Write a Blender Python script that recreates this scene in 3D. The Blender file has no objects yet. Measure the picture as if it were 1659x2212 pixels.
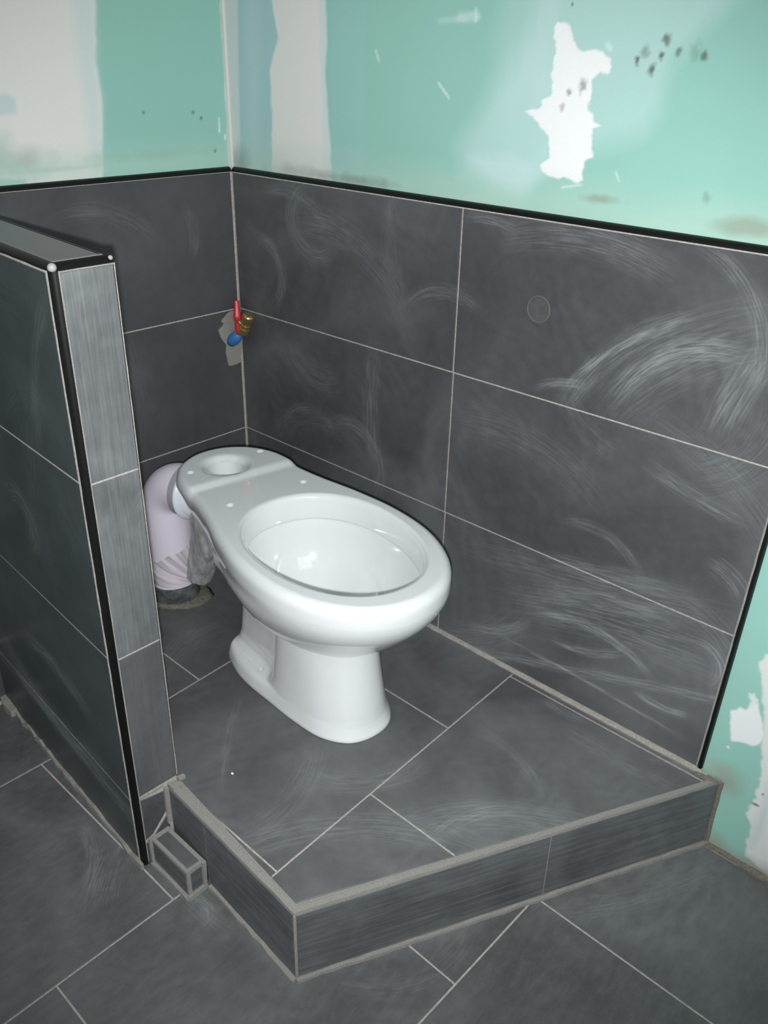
import bpy, bmesh, math, random
import numpy as np
from mathutils import Vector, Matrix
from mathutils import noise as mnoise

S = bpy.context.scene
C = S.collection
random.seed(4)
rng = np.random.default_rng(7)

# ------------------------------------------------------------------ camera
YAW, PITCH, ROLL = 2.31287355, -0.484972465, 0.0221762999
CAMPOS = Vector((1.63329566, -1.26058139, 1.13764155))
fw = Vector((math.cos(PITCH)*math.cos(YAW), math.cos(PITCH)*math.sin(YAW), math.sin(PITCH)))
rt = fw.cross(Vector((0, 0, 1))).normalized()
up = rt.cross(fw)
r2 = math.cos(ROLL)*rt + math.sin(ROLL)*up
u2 = -math.sin(ROLL)*rt + math.cos(ROLL)*up
cd = bpy.data.cameras.new('camera')
cam = bpy.data.objects.new('camera', cd)
C.objects.link(cam)
m = Matrix((r2, u2, -fw)).transposed().to_4x4()
m.translation = CAMPOS
cam.matrix_world = m
cd.sensor_fit = 'HORIZONTAL'
cd.sensor_width = 36.0
cd.lens = 1874.547/1659*36
cd.clip_start = 0.02
S.camera = cam

# ------------------------------------------------------------------ world, flash, exposure
w = bpy.data.worlds.new('world')
S.world = w
w.use_nodes = True
w.node_tree.nodes['Background'].inputs[0].default_value = (0.94, 0.975, 1.0, 1)
w.node_tree.nodes['Background'].inputs[1].default_value = 0.30
# the flash of the camera that took the picture: just under its lens
fl = bpy.data.lights.new('camera_flash', 'SPOT')
fl.energy = 84
fl.color = (0.97, 0.99, 1.0)
fl.shadow_soft_size = 0.010
fl.spot_size = math.radians(85)
fl.spot_blend = 0.75
fo = bpy.data.objects.new('camera_flash', fl)
C.objects.link(fo)
m2 = Matrix((r2, u2, -fw)).transposed().to_4x4()
m2 = m2 @ Matrix.Rotation(math.radians(3.5), 4, 'X')
m2.translation = CAMPOS - u2*0.034 - r2*0.006
fo.matrix_world = m2
# daylight from the opening of the room, high and behind the photographer
al = bpy.data.lights.new('window_light', 'AREA')
al.energy = 8
al.color = (0.93, 0.97, 1.0)
al.shape = 'RECTANGLE'
al.size = 1.4
al.size_y = 1.2
ao = bpy.data.objects.new('window_light', al)
C.objects.link(ao)
ao.location = (2.9, -1.3, 2.4)
ao.rotation_euler = (Vector((0.6, -0.3, 0.5)) - ao.location).to_track_quat('-Z', 'Y').to_euler()
S.view_settings.view_transform = 'Standard'
S.view_settings.look = 'None'
S.view_settings.gamma = 1
S.view_settings.use_curve_mapping = False
S.view_settings.exposure = 0.30

# ------------------------------------------------------------------ dimensions
H = 0.302            # course height
T = 0.904            # top of the wall tiles
ZF = -0.156          # lower floor
XP = 0.606           # free end of the half-height wall
PA = -0.0683
def yo(x): return -0.752 + PA*(x - XP)
def yi(x): return -0.664 + PA*(x - XP)

# ------------------------------------------------------------------ materials
def srgb(r, g, b):
    f = lambda c: c/12.92 if c <= 0.04045 else ((c + 0.055)/1.055)**2.4
    return (f(r/255), f(g/255), f(b/255), 1)

class NT:
    def __init__(self, name):
        self.m = bpy.data.materials.new(name)
        self.m.use_nodes = True
        self.t = self.m.node_tree
        self.b = self.t.nodes['Principled BSDF']
    def link(self, a, b): self.t.links.new(a, b)
    def val(self, sock, v):
        if hasattr(v, 'is_output'): self.link(v, sock)
        else: sock.default_value = v
    def math(self, op, a, b=None, c=None, clamp=False):
        n = self.t.nodes.new('ShaderNodeMath')
        n.operation = op
        n.use_clamp = clamp
        self.val(n.inputs[0], a)
        if b is not None: self.val(n.inputs[1], b)
        if c is not None: self.val(n.inputs[2], c)
        return n.outputs[0]
    def comb(self, x, y, z):
        n = self.t.nodes.new('ShaderNodeCombineXYZ')
        self.val(n.inputs[0], x); self.val(n.inputs[1], y); self.val(n.inputs[2], z)
        return n.outputs[0]
    def noise(self, vec, scale, detail=3, rough=0.55, dist=0.0):
        n = self.t.nodes.new('ShaderNodeTexNoise')
        self.val(n.inputs['Vector'], vec)
        n.inputs['Scale'].default_value = scale
        n.inputs['Detail'].default_value = detail
        n.inputs['Roughness'].default_value = rough
        n.inputs['Distortion'].default_value = dist
        return n.outputs[0]
    def ramp(self, v, a, b, lo=0.0, hi=1.0):
        n = self.t.nodes.new('ShaderNodeMapRange')
        n.interpolation_type = 'SMOOTHSTEP'
        self.val(n.inputs[0], v)
        n.inputs[1].default_value = a; n.inputs[2].default_value = b
        n.inputs[3].default_value = lo; n.inputs[4].default_value = hi
        return n.outputs[0]
    def mix(self, f, a, b):
        n = self.t.nodes.new('ShaderNodeMix')
        n.data_type = 'RGBA'
        self.val(n.inputs[0], f)
        self.val(n.inputs[6], a); self.val(n.inputs[7], b)
        return n.outputs[2]
    def bump(self, h, strength, dist=0.001):
        n = self.t.nodes.new('ShaderNodeBump')
        n.inputs['Strength'].default_value = strength
        n.inputs['Distance'].default_value = dist
        self.link(h, n.inputs['Height'])
        self.link(n.outputs[0], self.b.inputs['Normal'])
    def pos(self):
        g = self.t.nodes.new('ShaderNodeNewGeometry')
        s = self.t.nodes.new('ShaderNodeSeparateXYZ')
        self.link(g.outputs['Position'], s.inputs[0])
        return g.outputs['Position'], s.outputs[0], s.outputs[1], s.outputs[2]

def circle3(p):
    (ax, ay), (bx, by), (cx, cy) = p
    d = 2*(ax*(by - cy) + bx*(cy - ay) + cx*(ay - by))
    if abs(d) < 1e-5: d = 1e-5 if d >= 0 else -1e-5
    ux = ((ax*ax + ay*ay)*(by - cy) + (bx*bx + by*by)*(cy - ay) + (cx*cx + cy*cy)*(ay - by))/d
    uy = ((ax*ax + ay*ay)*(cx - bx) + (bx*bx + by*by)*(ax - cx) + (cx*cx + cy*cy)*(bx - ax))/d
    R = math.hypot(ax - ux, ay - uy)
    mid = math.atan2(by - uy, bx - ux)
    def da(x, y):
        a = math.atan2(y - uy, x - ux) - mid
        return (a + math.pi) % (2*math.pi) - math.pi
    aw = (abs(da(ax, ay)) + abs(da(cx, cy)))/2
    return ux, uy, R, mid, max(aw, 0.01)

def tile_mat(name, axes, strokes=(), haze=0.25, brush=None, base=(67, 68, 70), rough=0.42):
    """dark slate-look tile with the cement haze left by wiping the joints"""
    n = NT(name)
    P, x, y, z = n.pos()
    a, b = {'xz': (x, z), 'yz': (y, z), 'xy': (x, y)}[axes]
    # broad patches
    big = n.noise(P, 2.6, 3, 0.5, 1.0)
    h = n.math('MULTIPLY', n.ramp(big, 0.35, 0.75), haze*0.85)
    # wiping swirls everywhere, faint: noise sampled on warped bands
    wv = n.t.nodes.new('ShaderNodeTexWave')
    wv.wave_type = 'RINGS'; wv.rings_direction = 'SPHERICAL'
    wv.inputs['Scale'].default_value = 9
    wv.inputs['Distortion'].default_value = 14
    wv.inputs['Detail'].default_value = 4
    wv.inputs['Detail Scale'].default_value = 0.9
    n.link(P, wv.inputs['Vector'])
    sw = n.math('MULTIPLY', wv.outputs[1], n.ramp(n.noise(P, 5.0, 2), 0.45, 0.75))
    h = n.math('ADD', h, n.math('MULTIPLY', sw, haze*0.22))
    rr_ = random.Random(name)
    strokes = list(strokes)
    cen = {'xz': (.65, .45), 'yz': (-.4, .4), 'xy': (.9, -.55)}[axes]
    for _ in range(9):
        cx_, cy_ = cen[0] + rr_.uniform(-.6, .6), cen[1] + rr_.uniform(-.5, .5)
        R_, a_, w_ = rr_.uniform(.12, .45), rr_.uniform(0, 6.28), rr_.uniform(.35, .8)
        strokes.append(([(cx_ + R_*math.cos(a_ + q), cy_ + R_*math.sin(a_ + q)) for q in (-w_, 0, w_)], rr_.uniform(.03, .08), haze*rr_.uniform(.3, .7)))
    for st in strokes:
        pts, wd, s = st
        ux, uy, R, mid, aw = circle3(pts)
        dx = n.math('SUBTRACT', a, ux); dy = n.math('SUBTRACT', b, uy)
        r = n.math('SQRT', n.math('ADD', n.math('MULTIPLY', dx, dx), n.math('MULTIPLY', dy, dy)))
        # angle relative to the middle of the stroke, by rotating into its frame
        cm, sm = math.cos(mid), math.sin(mid)
        ex = n.math('ADD', n.math('MULTIPLY', dx, cm), n.math('MULTIPLY', dy, sm))
        ey = n.math('SUBTRACT', n.math('MULTIPLY', dy, cm), n.math('MULTIPLY', dx, sm))
        an = n.math('ARCTAN2', ey, ex)
        dr = n.math('DIVIDE', n.math('ABSOLUTE', n.math('SUBTRACT', r, R)), wd)
        ma = n.math('DIVIDE', n.math('ABSOLUTE', an), aw)
        k = n.math('MULTIPLY', n.ramp(dr, 0.15, 1.0, 1, 0), n.ramp(ma, 0.5, 1.25, 1, 0))
        stv = n.noise(n.comb(n.math('MULTIPLY', r, 330), n.math('MULTIPLY', an, 5*max(R, .05)/0.3), ux*7), 1.0, 3, 0.65)
        k = n.math('MULTIPLY', k, n.ramp(stv, 0.38, 0.7, 0.12, 1.0))
        h = n.math('MULTIPLY_ADD', k, s*1.25, h)
    if brush:
        sx, sy, amt = brush
        bn = n.noise(n.comb(n.math('MULTIPLY', a, sx), n.math('MULTIPLY', b, sy), 0.3), 1.0, 5, 0.7, 0.6)
        h = n.math('MULTIPLY_ADD', n.ramp(bn, 0.35, 0.75), amt, h)
    grain = n.noise(P, 900, 2, 0.6)
    fine = n.noise(P, 45, 4, 0.6)
    h = n.math('MULTIPLY_ADD', n.ramp(fine, 0.3, 0.8), 0.05*haze/0.25, h)
    h = n.math('MINIMUM', h, 0.85)
    col = n.mix(n.ramp(n.noise(P, 11, 5, 0.65), 0.3, 0.75), srgb(*[c*0.95 for c in base]), srgb(*[c*1.06 for c in base]))
    col = n.mix(n.math('MULTIPLY', n.ramp(grain, 0.35, 0.7), 0.25), col, srgb(*[c*1.25 for c in base]))
    col = n.mix(h, col, srgb(156, 162, 162))
    n.link(col, n.b.inputs['Base Color'])
    n.link(n.ramp(h, 0.0, 0.6, rough, 0.75), n.b.inputs['Roughness'])
    n.b.inputs['Specular IOR Level'].default_value = 0.35
    n.bump(n.noise(P, 220, 4, 0.6), 0.12, 0.0006)
    return n.m

def cement_mat(name, c1, c2, scale=120, bump=0.6):
    n = NT(name)
    P, x, y, z = n.pos()
    f = n.noise(P, scale, 5, 0.7)
    col = n.mix(n.ramp(f, 0.3, 0.7), srgb(*c1), srgb(*c2))
    n.link(col, n.b.inputs['Base Color'])
    n.b.inputs['Roughness'].default_value = 0.92
    n.b.inputs['Specular IOR Level'].default_value = 0.2
    n.bump(f, bump, 0.002)
    return n.m

def plain_mat(name, col, rough=0.5, metal=0.0, coat=0.0, spec=0.5, bumps=0.0, bscale=60, **kw):
    n = NT(name)
    P, x, y, z = n.pos()
    f = n.noise(P, bscale, 3, 0.6)
    c = n.mix(n.ramp(f, 0.3, 0.7), srgb(*[v*0.997 for v in col]), srgb(*[min(255, v*1.003) for v in col]))
    n.link(c, n.b.inputs['Base Color'])
    n.b.inputs['Roughness'].default_value = rough
    n.b.inputs['Metallic'].default_value = metal
    n.b.inputs['Coat Weight'].default_value = coat
    n.b.inputs['Specular IOR Level'].default_value = spec
    for k, v in kw.items(): n.b.inputs[k].default_value = v
    if bumps: n.bump(f, bumps, 0.002)
    return n.m

# wiping strokes, each three points of its arc in the plane of its surface, half width, strength
ST_RIGHT = [
 ([(0.9025,0.6098),(0.9796,0.7184),(1.0926,0.7944)], .030, .26),
 ([(0.9968,0.6548),(1.0688,0.7321),(1.1863,0.7592)], .030, .34),
 ([(0.9046,0.6482),(0.9847,0.7288),(1.1028,0.802)], .010, .36),
 ([(1.1673,0.6365),(1.1847,0.6989),(1.2135,0.7655)], .040, .26),
 ([(0.8292,0.6171),(0.8796,0.6394),(0.9239,0.6474)], .014, .30),
 ([(0.5233,0.7072),(0.6061,0.7498),(0.6952,0.7365)], .020, .18),
 ([(0.2778,0.7642),(0.2084,0.7939),(0.3362,0.8303)], .030, .16),
 ([(0.1011,0.7723),(0.1527,0.7254),(0.1136,0.6252)], .020, .24),
 ([(0.6604,0.8888),(0.7098,0.8895),(0.7699,0.8791)], .014, .22),
 ([(0.7792,0.8721),(0.9016,0.8839),(1.0743,0.8431)], .040, .18),
 ([(0.4425,0.3837),(0.4312,0.4704),(0.4472,0.6157)], .035, .20),
 ([(1.125,0.8881),(1.1849,0.8302),(1.2022,0.6832)], .022, .22),
 ([(0.1686,0.3816),(0.2263,0.4138),(0.3329,0.3655)], .016, .14),
 ([(0.9033,0.3696),(1.0159,0.3917),(1.0661,0.3652)], .016, .24),
 ([(0.8708,0.2868),(1.0284,0.3132),(1.1286,0.332)], .032, .22),
 ([(0.9127,0.2243),(1.0364,0.262),(1.1582,0.2798)], .034, .26),
 ([(0.8906,0.1585),(1.0252,0.1903),(1.1316,0.1546)], .014, .40),
 ([(0.9351,0.125),(1.0106,0.1333),(1.078,0.1647)], .014, .34),
 ([(0.837,0.07),(1.0203,0.0673),(1.2171,0.0522)], .007, .34),
 ([(1.1282,0.099),(1.1719,0.0943),(1.2268,0.108)], .014, .40),
 ([(1.2163,0.2605),(1.2541,0.2407),(1.2471,0.1822)], .020, .30),
 ([(1.0704,0.5459),(1.1503,0.5197),(1.2378,0.5033)], .022, .22),
 ([(1.1993,0.4171),(1.2384,0.4023),(1.2659,0.3741)], .030, .20),
 ([(0.7043,0.057),(0.8154,0.0848),(0.8552,0.1152)], .018, .26),
 ([(1.0016,0.0817),(1.142,0.1274),(1.2262,0.1549)], .016, .26),
 ([(0.0922,0.8659),(0.2119,0.8786),(0.2944,0.8339)], .02, .14),
 ([(0.2846,0.2934),(0.4184,0.4036),(0.4615,0.3401)], .025, .16),
]
ST_RIGHT += [
 ([(0.8272,0.1616),(1.0319,0.2168),(1.242,0.2439)], .070, .20),
 ([(0.7014,0.2401),(0.9729,0.2817),(1.2406,0.3286)], .050, .14),
 ([(0.9718,0.6038),(1.0755,0.7254),(1.2044,0.7968)], .080, .14),
 ([(0.6792,0.5207),(0.8417,0.5126),(0.9977,0.4369)], .060, .10),
 ([(0.1802,0.8195),(0.3743,0.8086),(0.5022,0.7213)], .050, .12),
]
ST_LEFT = [
 ([(-0.4247,0.8504),(-0.3058,0.847),(-0.2166,0.7823)], .03, .10),
 ([(-0.1289,0.8389),(-0.1099,0.789),(-0.1218,0.7313)], .02, .12),
]
ST_SIDE = [
 ([(0.2969,0.4806),(0.3637,0.4636),(0.3333,0.3893)], .035, .16),
 ([(0.5816,0.8607),(0.5008,0.7428),(0.4647,0.59)], .02, .10),
 ([(0.1204,0.0341),(0.2773,-0.0105),(0.5819,0.0345)], .05, .26),
 ([(0.232,0.1416),(0.3538,0.1468),(0.4841,0.1026)], .03, .22),
 ([(0.2932,-0.0234),(0.444,-0.0342),(0.5793,-0.0439)], .03, .24),
]
ST_PLAT = [
 ([(0.507,-0.4443),(0.5941,-0.5443),(0.6782,-0.6238)], .012, .12),
 ([(0.954,-0.0256),(1.0036,-0.0351),(1.0471,-0.0207)], .020, .22),
 ([(1.0054,-0.0708),(1.1408,-0.0782),(1.2469,-0.0704)], .030, .12),
 ([(0.912,-0.1985),(1.0122,-0.2036),(1.0938,-0.2496)], .020, .12),
 ([(1.1715,-0.0483),(1.2202,-0.0173),(1.2665,-0.0203)], .014, .16),
]
ST_FLOOR = [
 ([(0.7181,-0.7348),(0.7521,-0.7211),(0.7755,-0.7481)], .02, .18),
 ([(0.4038,-0.775),(0.516,-0.8017),(0.572,-0.8435)], .02, .18),
 ([(1.1948,-0.3003),(1.2827,-0.1702),(1.347,-0.0116)], .035, .12),
 ([(0.9805,-0.6657),(1.0971,-0.5752),(1.1096,-0.4737)], .03, .08),
]

M = {}
M['tile_right'] = tile_mat('slate_tile_right', 'xz', ST_RIGHT, 0.22)
M['tile_left'] = tile_mat('slate_tile_left', 'yz', ST_LEFT, 0.10)
M['tile_end'] = tile_mat('slate_tile_end', 'yz', (), 0.30, brush=(300, 7, 0.16))
M['tile_end_low'] = tile_mat('slate_tile_end_low', 'yz', (), 0.16, brush=(230, 9, 0.05))
M['tile_side'] = tile_mat('slate_tile_side', 'xz', ST_SIDE, 0.08, base=(52, 60, 60), rough=0.35)
M['tile_cap'] = tile_mat('slate_tile_cap', 'xy', (), 0.22, rough=0.35)
M['tile_plat'] = tile_mat('slate_tile_platform', 'xy', ST_PLAT, 0.26, base=(73, 73, 74))
M['tile_floor'] = tile_mat('slate_tile_floor', 'xy', ST_FLOOR, 0.26, brush=(60, 18, 0.08), base=(73, 73, 74))
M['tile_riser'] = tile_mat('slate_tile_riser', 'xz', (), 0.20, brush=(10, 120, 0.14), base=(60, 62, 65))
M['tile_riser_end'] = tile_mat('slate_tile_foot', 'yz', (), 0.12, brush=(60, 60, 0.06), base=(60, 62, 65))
M['grout'] = cement_mat('joint_grout', (150, 146, 138), (180, 176, 168), 200, 0.3)
M['mortar'] = cement_mat('edge_mortar', (128, 126, 121), (148, 146, 140), 420, 0.5)
M['mortar_brown'] = cement_mat('brown_mortar', (104, 99, 90), (132, 127, 116), 260, 0.6)
M['mortar_ring'] = cement_mat('pipe_foot_mortar', (92, 91, 84), (128, 125, 114), 180, 0.8)
M['black'] = plain_mat('black_edge_profile', (7, 8, 8), 0.42, spec=0.3)
M['cap_plastic'] = plain_mat('grey_profile_corner', (150, 150, 146), 0.5)
M['core'] = cement_mat('masonry_core', (110, 108, 104), (130, 128, 124), 60, 0.4)
M['ceramic'] = plain_mat('white_glazed_ceramic', (214, 217, 217), 0.10, coat=0.5, spec=0.5, **{'Coat Roughness': 0.04})
M['pvc'] = plain_mat('lilac_grey_plastic_pipe', (222, 214, 226), 0.38)
M['pvc_white'] = plain_mat('white_connector_plastic', (222, 228, 234), 0.35)
M['seal_grey'] = plain_mat('grey_rubber_seal', (160, 160, 166), 0.5)
M['tape'] = cement_mat('dusty_dark_collar', (58, 64, 66), (104, 108, 106), 40, 0.3)
M['brass'] = plain_mat('brass', (206, 182, 128), 0.34, metal=0.9)
M['red'] = plain_mat('red_lever_paint', (176, 30, 44), 0.4)
M['blue'] = plain_mat('blue_plastic_sheath', (52, 112, 170), 0.5)

def film_mat():
    n = NT('clear_plastic_film')
    P, x, y, z = n.pos()
    v = n.comb(x, y, n.math('MULTIPLY', z, 0.25))
    f = n.noise(v, 80, 3, 0.6, 0.6)
    n.link(n.mix(n.ramp(f, 0.35, 0.7), srgb(160, 162, 162), srgb(205, 206, 204)), n.b.inputs['Base Color'])
    n.b.inputs['Roughness'].default_value = 0.15
    n.b.inputs['Coat Weight'].default_value = 0.7
    n.b.inputs['Alpha'].default_value = 0.6
    n.bump(n.noise(v, 90, 1, 0.4, 0.4), 0.25, 0.002)
    return n.m
M['film'] = film_mat()
def film2_mat():
    n = NT('thin_plastic_wrap')
    at = n.t.nodes.new('ShaderNodeAttribute')
    at.attribute_name = 'Col'
    n.link(at.outputs['Color'], n.b.inputs['Base Color'])
    n.b.inputs['Roughness'].default_value = 0.22
    n.b.inputs['Alpha'].default_value = 0.9
    return n.m
M['wrap'] = film2_mat()

def attr_mat(name):
    n = NT(name)
    at = n.t.nodes.new('ShaderNodeAttribute')
    at.attribute_name = 'Col'
    P, x, y, z = n.pos()
    g = n.noise(P, 420, 3, 0.7)
    c = n.mix(n.math('MULTIPLY', n.ramp(g, 0.35, 0.7), 0.05), at.outputs['Color'], srgb(120, 140, 135))
    n.link(c, n.b.inputs['Base Color'])
    n.b.inputs['Roughness'].default_value = 0.85
    n.b.inputs['Specular IOR Level'].default_value = 0.25
    n.bump(g, 0.12, 0.0008)
    return n.m
M['board'] = attr_mat('green_plasterboard_with_filler')

# ------------------------------------------------------------------ object helpers
def link(name, me, mat, parent=None, smooth=False):
    o = bpy.data.objects.new(name, me)
    C.objects.link(o)
    if mat is not None and not me.materials: me.materials.append(mat)
    if parent is not None: o.parent = parent
    if smooth:
        me.polygons.foreach_set('use_smooth', [True]*len(me.polygons))
    return o

def obj(name, bm, mat, parent=None, smooth=False, sharp=None):
    """bmesh in world coordinates -> object whose origin is the centre of its base"""
    bmesh.ops.recalc_face_normals(bm, faces=bm.faces[:])
    vs = [v.co for v in bm.verts]
    c = Vector(((min(v.x for v in vs) + max(v.x for v in vs))/2, (min(v.y for v in vs) + max(v.y for v in vs))/2, min(v.z for v in vs)))
    off = parent.location.copy() if parent is not None else Vector((0, 0, 0))
    pp = parent.parent if parent is not None else None
    while pp is not None:
        off += pp.location
        pp = pp.parent
    bmesh.ops.translate(bm, vec=-c, verts=bm.verts[:])
    me = bpy.data.meshes.new(name)
    bm.to_mesh(me)
    bm.free()
    o = link(name, me, mat, parent, smooth)
    o.location = c - off
    if sharp is not None:
        me.set_sharp_from_angle(angle=math.radians(sharp))
    return o

def empty(name, loc):
    o = bpy.data.objects.new(name, None)
    C.objects.link(o)
    o.location = loc
    o.empty_display_size = 0.05
    return o

def tag(o, label=None, cat=None, kind=None, group=None):
    if label: o['label'] = label
    if cat: o['category'] = cat
    if kind: o['kind'] = kind
    if group: o['group'] = group
    return o

def clip(poly, a, b, c):
    """keep a*x+b*y<=c"""
    out = []
    for i in range(len(poly)):
        p, q = poly[i], poly[(i + 1) % len(poly)]
        dp, dq = a*p[0] + b*p[1] - c, a*q[0] + b*q[1] - c
        if dp <= 0: out.append(p)
        if dp*dq < 0:
            t = dp/(dp - dq)
            out.append((p[0] + t*(q[0] - p[0]), p[1] + t*(q[1] - p[1])))
    return out

def area(p):
    return 0.5*sum(p[i][0]*p[(i + 1) % len(p)][1] - p[(i + 1) % len(p)][0]*p[i][1] for i in range(len(p)))

def inset(poly, d):
    if area(poly) < 0: poly = poly[::-1]
    out = poly
    for i in range(len(poly)):
        p, q = poly[i], poly[(i + 1) % len(poly)]
        ex, ey = q[0] - p[0], q[1] - p[1]
        L = math.hypot(ex, ey)
        if L < 1e-6: continue
        nx, ny = ey/L, -ex/L          # outward normal of a CCW polygon
        out = clip(out, nx, ny, nx*p[0] + ny*p[1] - d)
        if len(out) < 3: return []
    # drop duplicates
    res = []
    for p in out:
        if not res or math.hypot(p[0] - res[-1][0], p[1] - res[-1][1]) > 2e-4: res.append(p)
    if len(res) > 2 and math.hypot(res[0][0] - res[-1][0], res[0][1] - res[-1][1]) < 2e-4: res.pop()
    return res if len(res) > 2 and abs(area(res)) > 1e-5 else []

def slab(poly, mapf, thick, bevel=0.0008, bm=None):
    """prism from a convex polygon: mapf(p, depth) -> xyz, depth 0 at the face, with an eased edge"""
    bm = bm or bmesh.new()
    inner = inset(poly, bevel) if bevel else poly
    if len(inner) != len(poly): inner, bevel = poly, 0
    if area(poly) < 0: poly = poly[::-1]
    if bevel:
        # match starting vertex
        k = min(range(len(inner)), key=lambda i: (inner[i][0] - poly[0][0])**2 + (inner[i][1] - poly[0][1])**2)
        inner = inner[k:] + inner[:k]
    layers = []
    if bevel: layers.append([bm.verts.new(mapf(p, 0)) for p in inner])
    layers.append([bm.verts.new(mapf(p, bevel)) for p in poly])
    layers.append([bm.verts.new(mapf(p, thick)) for p in poly])
    bm.faces.new(layers[0])
    bm.faces.new(layers[-1][::-1])
    n = len(poly)
    for A, B in zip(layers, layers[1:]):
        for i in range(n):
            bm.faces.new((A[i], A[(i + 1) % n], B[(i + 1) % n], B[i]))
    return bm

def tile(poly, mapf, mat, parent, gap=0.003, thick=0.008):
    p = inset(poly, gap/2)
    if not p: return None
    return obj('tile', slab(p, mapf, thick), mat, parent)

def box_bm(x0, x1, y0, y1, z0, z1, bm=None):
    bm = bm or bmesh.new()
    r = bmesh.ops.create_cube(bm, size=1)
    for v in r['verts']:
        v.co = Vector(((x0 + x1)/2 + v.co.x*(x1 - x0), (y0 + y1)/2 + v.co.y*(y1 - y0), (z0 + z1)/2 + v.co.z*(z1 - z0)))
    return bm

def prism(poly, z0, z1, bm=None):
    bm = bm or bmesh.new()
    a = [bm.verts.new((p[0], p[1], z0)) for p in poly]
    b = [bm.verts.new((p[0], p[1], z1)) for p in poly]
    bm.faces.new(a[::-1]); bm.faces.new(b)
    n = len(poly)
    for i in range(n): bm.faces.new((a[i], a[(i + 1) % n], b[(i + 1) % n], b[i]))
    return bm

def bar(p, q, s, t, ws, wt, bm=None, segs=1, jit=0.0):
    """bar from p to q with cross axes s,t; profile a quarter round when segs>1 (bulging to +s+t)"""
    bm = bm or bmesh.new()
    p, q, s, t = Vector(p), Vector(q), Vector(s).normalized(), Vector(t).normalized()
    if segs > 1:
        prof = [(0, 0), (ws, 0)] + [(ws*math.cos(k*math.pi/2/segs), wt*math.sin(k*math.pi/2/segs)) for k in range(1, segs)] + [(0, wt)]
    else:
        prof = [(0, 0), (ws, 0), (ws, wt), (0, wt)]
    n = max(1, int((q - p).length/0.02)) if jit else 1
    rings = []
    for i in range(n + 1):
        c = p.lerp(q, i/n)
        f = 1 + (random.uniform(-jit, jit) if jit else 0)
        g = 1 + (random.uniform(-jit, jit) if jit else 0)
        rings.append([bm.verts.new(c + s*a*f + t*b*g) for a, b in prof])
    k = len(prof)
    for A, B in zip(rings, rings[1:]):
        for i in range(k): bm.faces.new((A[i], A[(i + 1) % k], B[(i + 1) % k], B[i]))
    bm.faces.new(rings[0][::-1]); bm.faces.new(rings[-1])
    return bm

def tube(path, radii, n=32, bm=None, cap=True, ref=(0, 0, 1)):
    """swept circle along points"""
    bm = bm or bmesh.new()
    path = [Vector(p) for p in path]
    rings = []
    prev = None
    for i, p in enumerate(path):
        d = (path[min(i + 1, len(path) - 1)] - path[max(i - 1, 0)])
        d.normalize()
        if prev is None:
            r0 = Vector(ref)
            if abs(d.dot(r0)) > 0.9: r0 = Vector((1, 0, 0))
            a = (r0 - d*r0.dot(d)).normalized()
        else:
            a = (prev - d*prev.dot(d)).normalized()
        prev = a
        b = d.cross(a)
        r = radii[i] if hasattr(radii, '__len__') else radii
        rings.append([bm.verts.new(p + (a*math.cos(2*math.pi*k/n) + b*math.sin(2*math.pi*k/n))*r) for k in range(n)])
    for A, B in zip(rings, rings[1:]):
        for k in range(n): bm.faces.new((A[k], A[(k + 1) % n], B[(k + 1) % n], B[k]))
    if cap:
        bm.faces.new(rings[0][::-1]); bm.faces.new(rings[-1])
    return bm

# ------------------------------------------------------------------ painted plasterboard
def vnoise(X, Y, scale, seed):
    """value noise, numpy"""
    r = np.random.default_rng(seed)
    tab = r.random((256, 256))
    x = X*scale; y = Y*scale
    xi = np.floor(x).astype(int); yi_ = np.floor(y).astype(int)
    fx = x - xi; fy = y - yi_
    fx = fx*fx*(3 - 2*fx); fy = fy*fy*(3 - 2*fy)
    g = lambda a, b: tab[a % 256, b % 256]
    return (g(xi, yi_)*(1 - fx) + g(xi + 1, yi_)*fx)*(1 - fy) + (g(xi, yi_ + 1)*(1 - fx) + g(xi + 1, yi_ + 1)*fx)*fy
def fnoise(X, Y, scale, seed, oct=4):
    s = 0; a = 0.5
    for k in range(oct):
        s = s + a*vnoise(X, Y, scale*2**k, seed + k); a *= 0.5
    return s/(1 - 0.5**oct)

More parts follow.
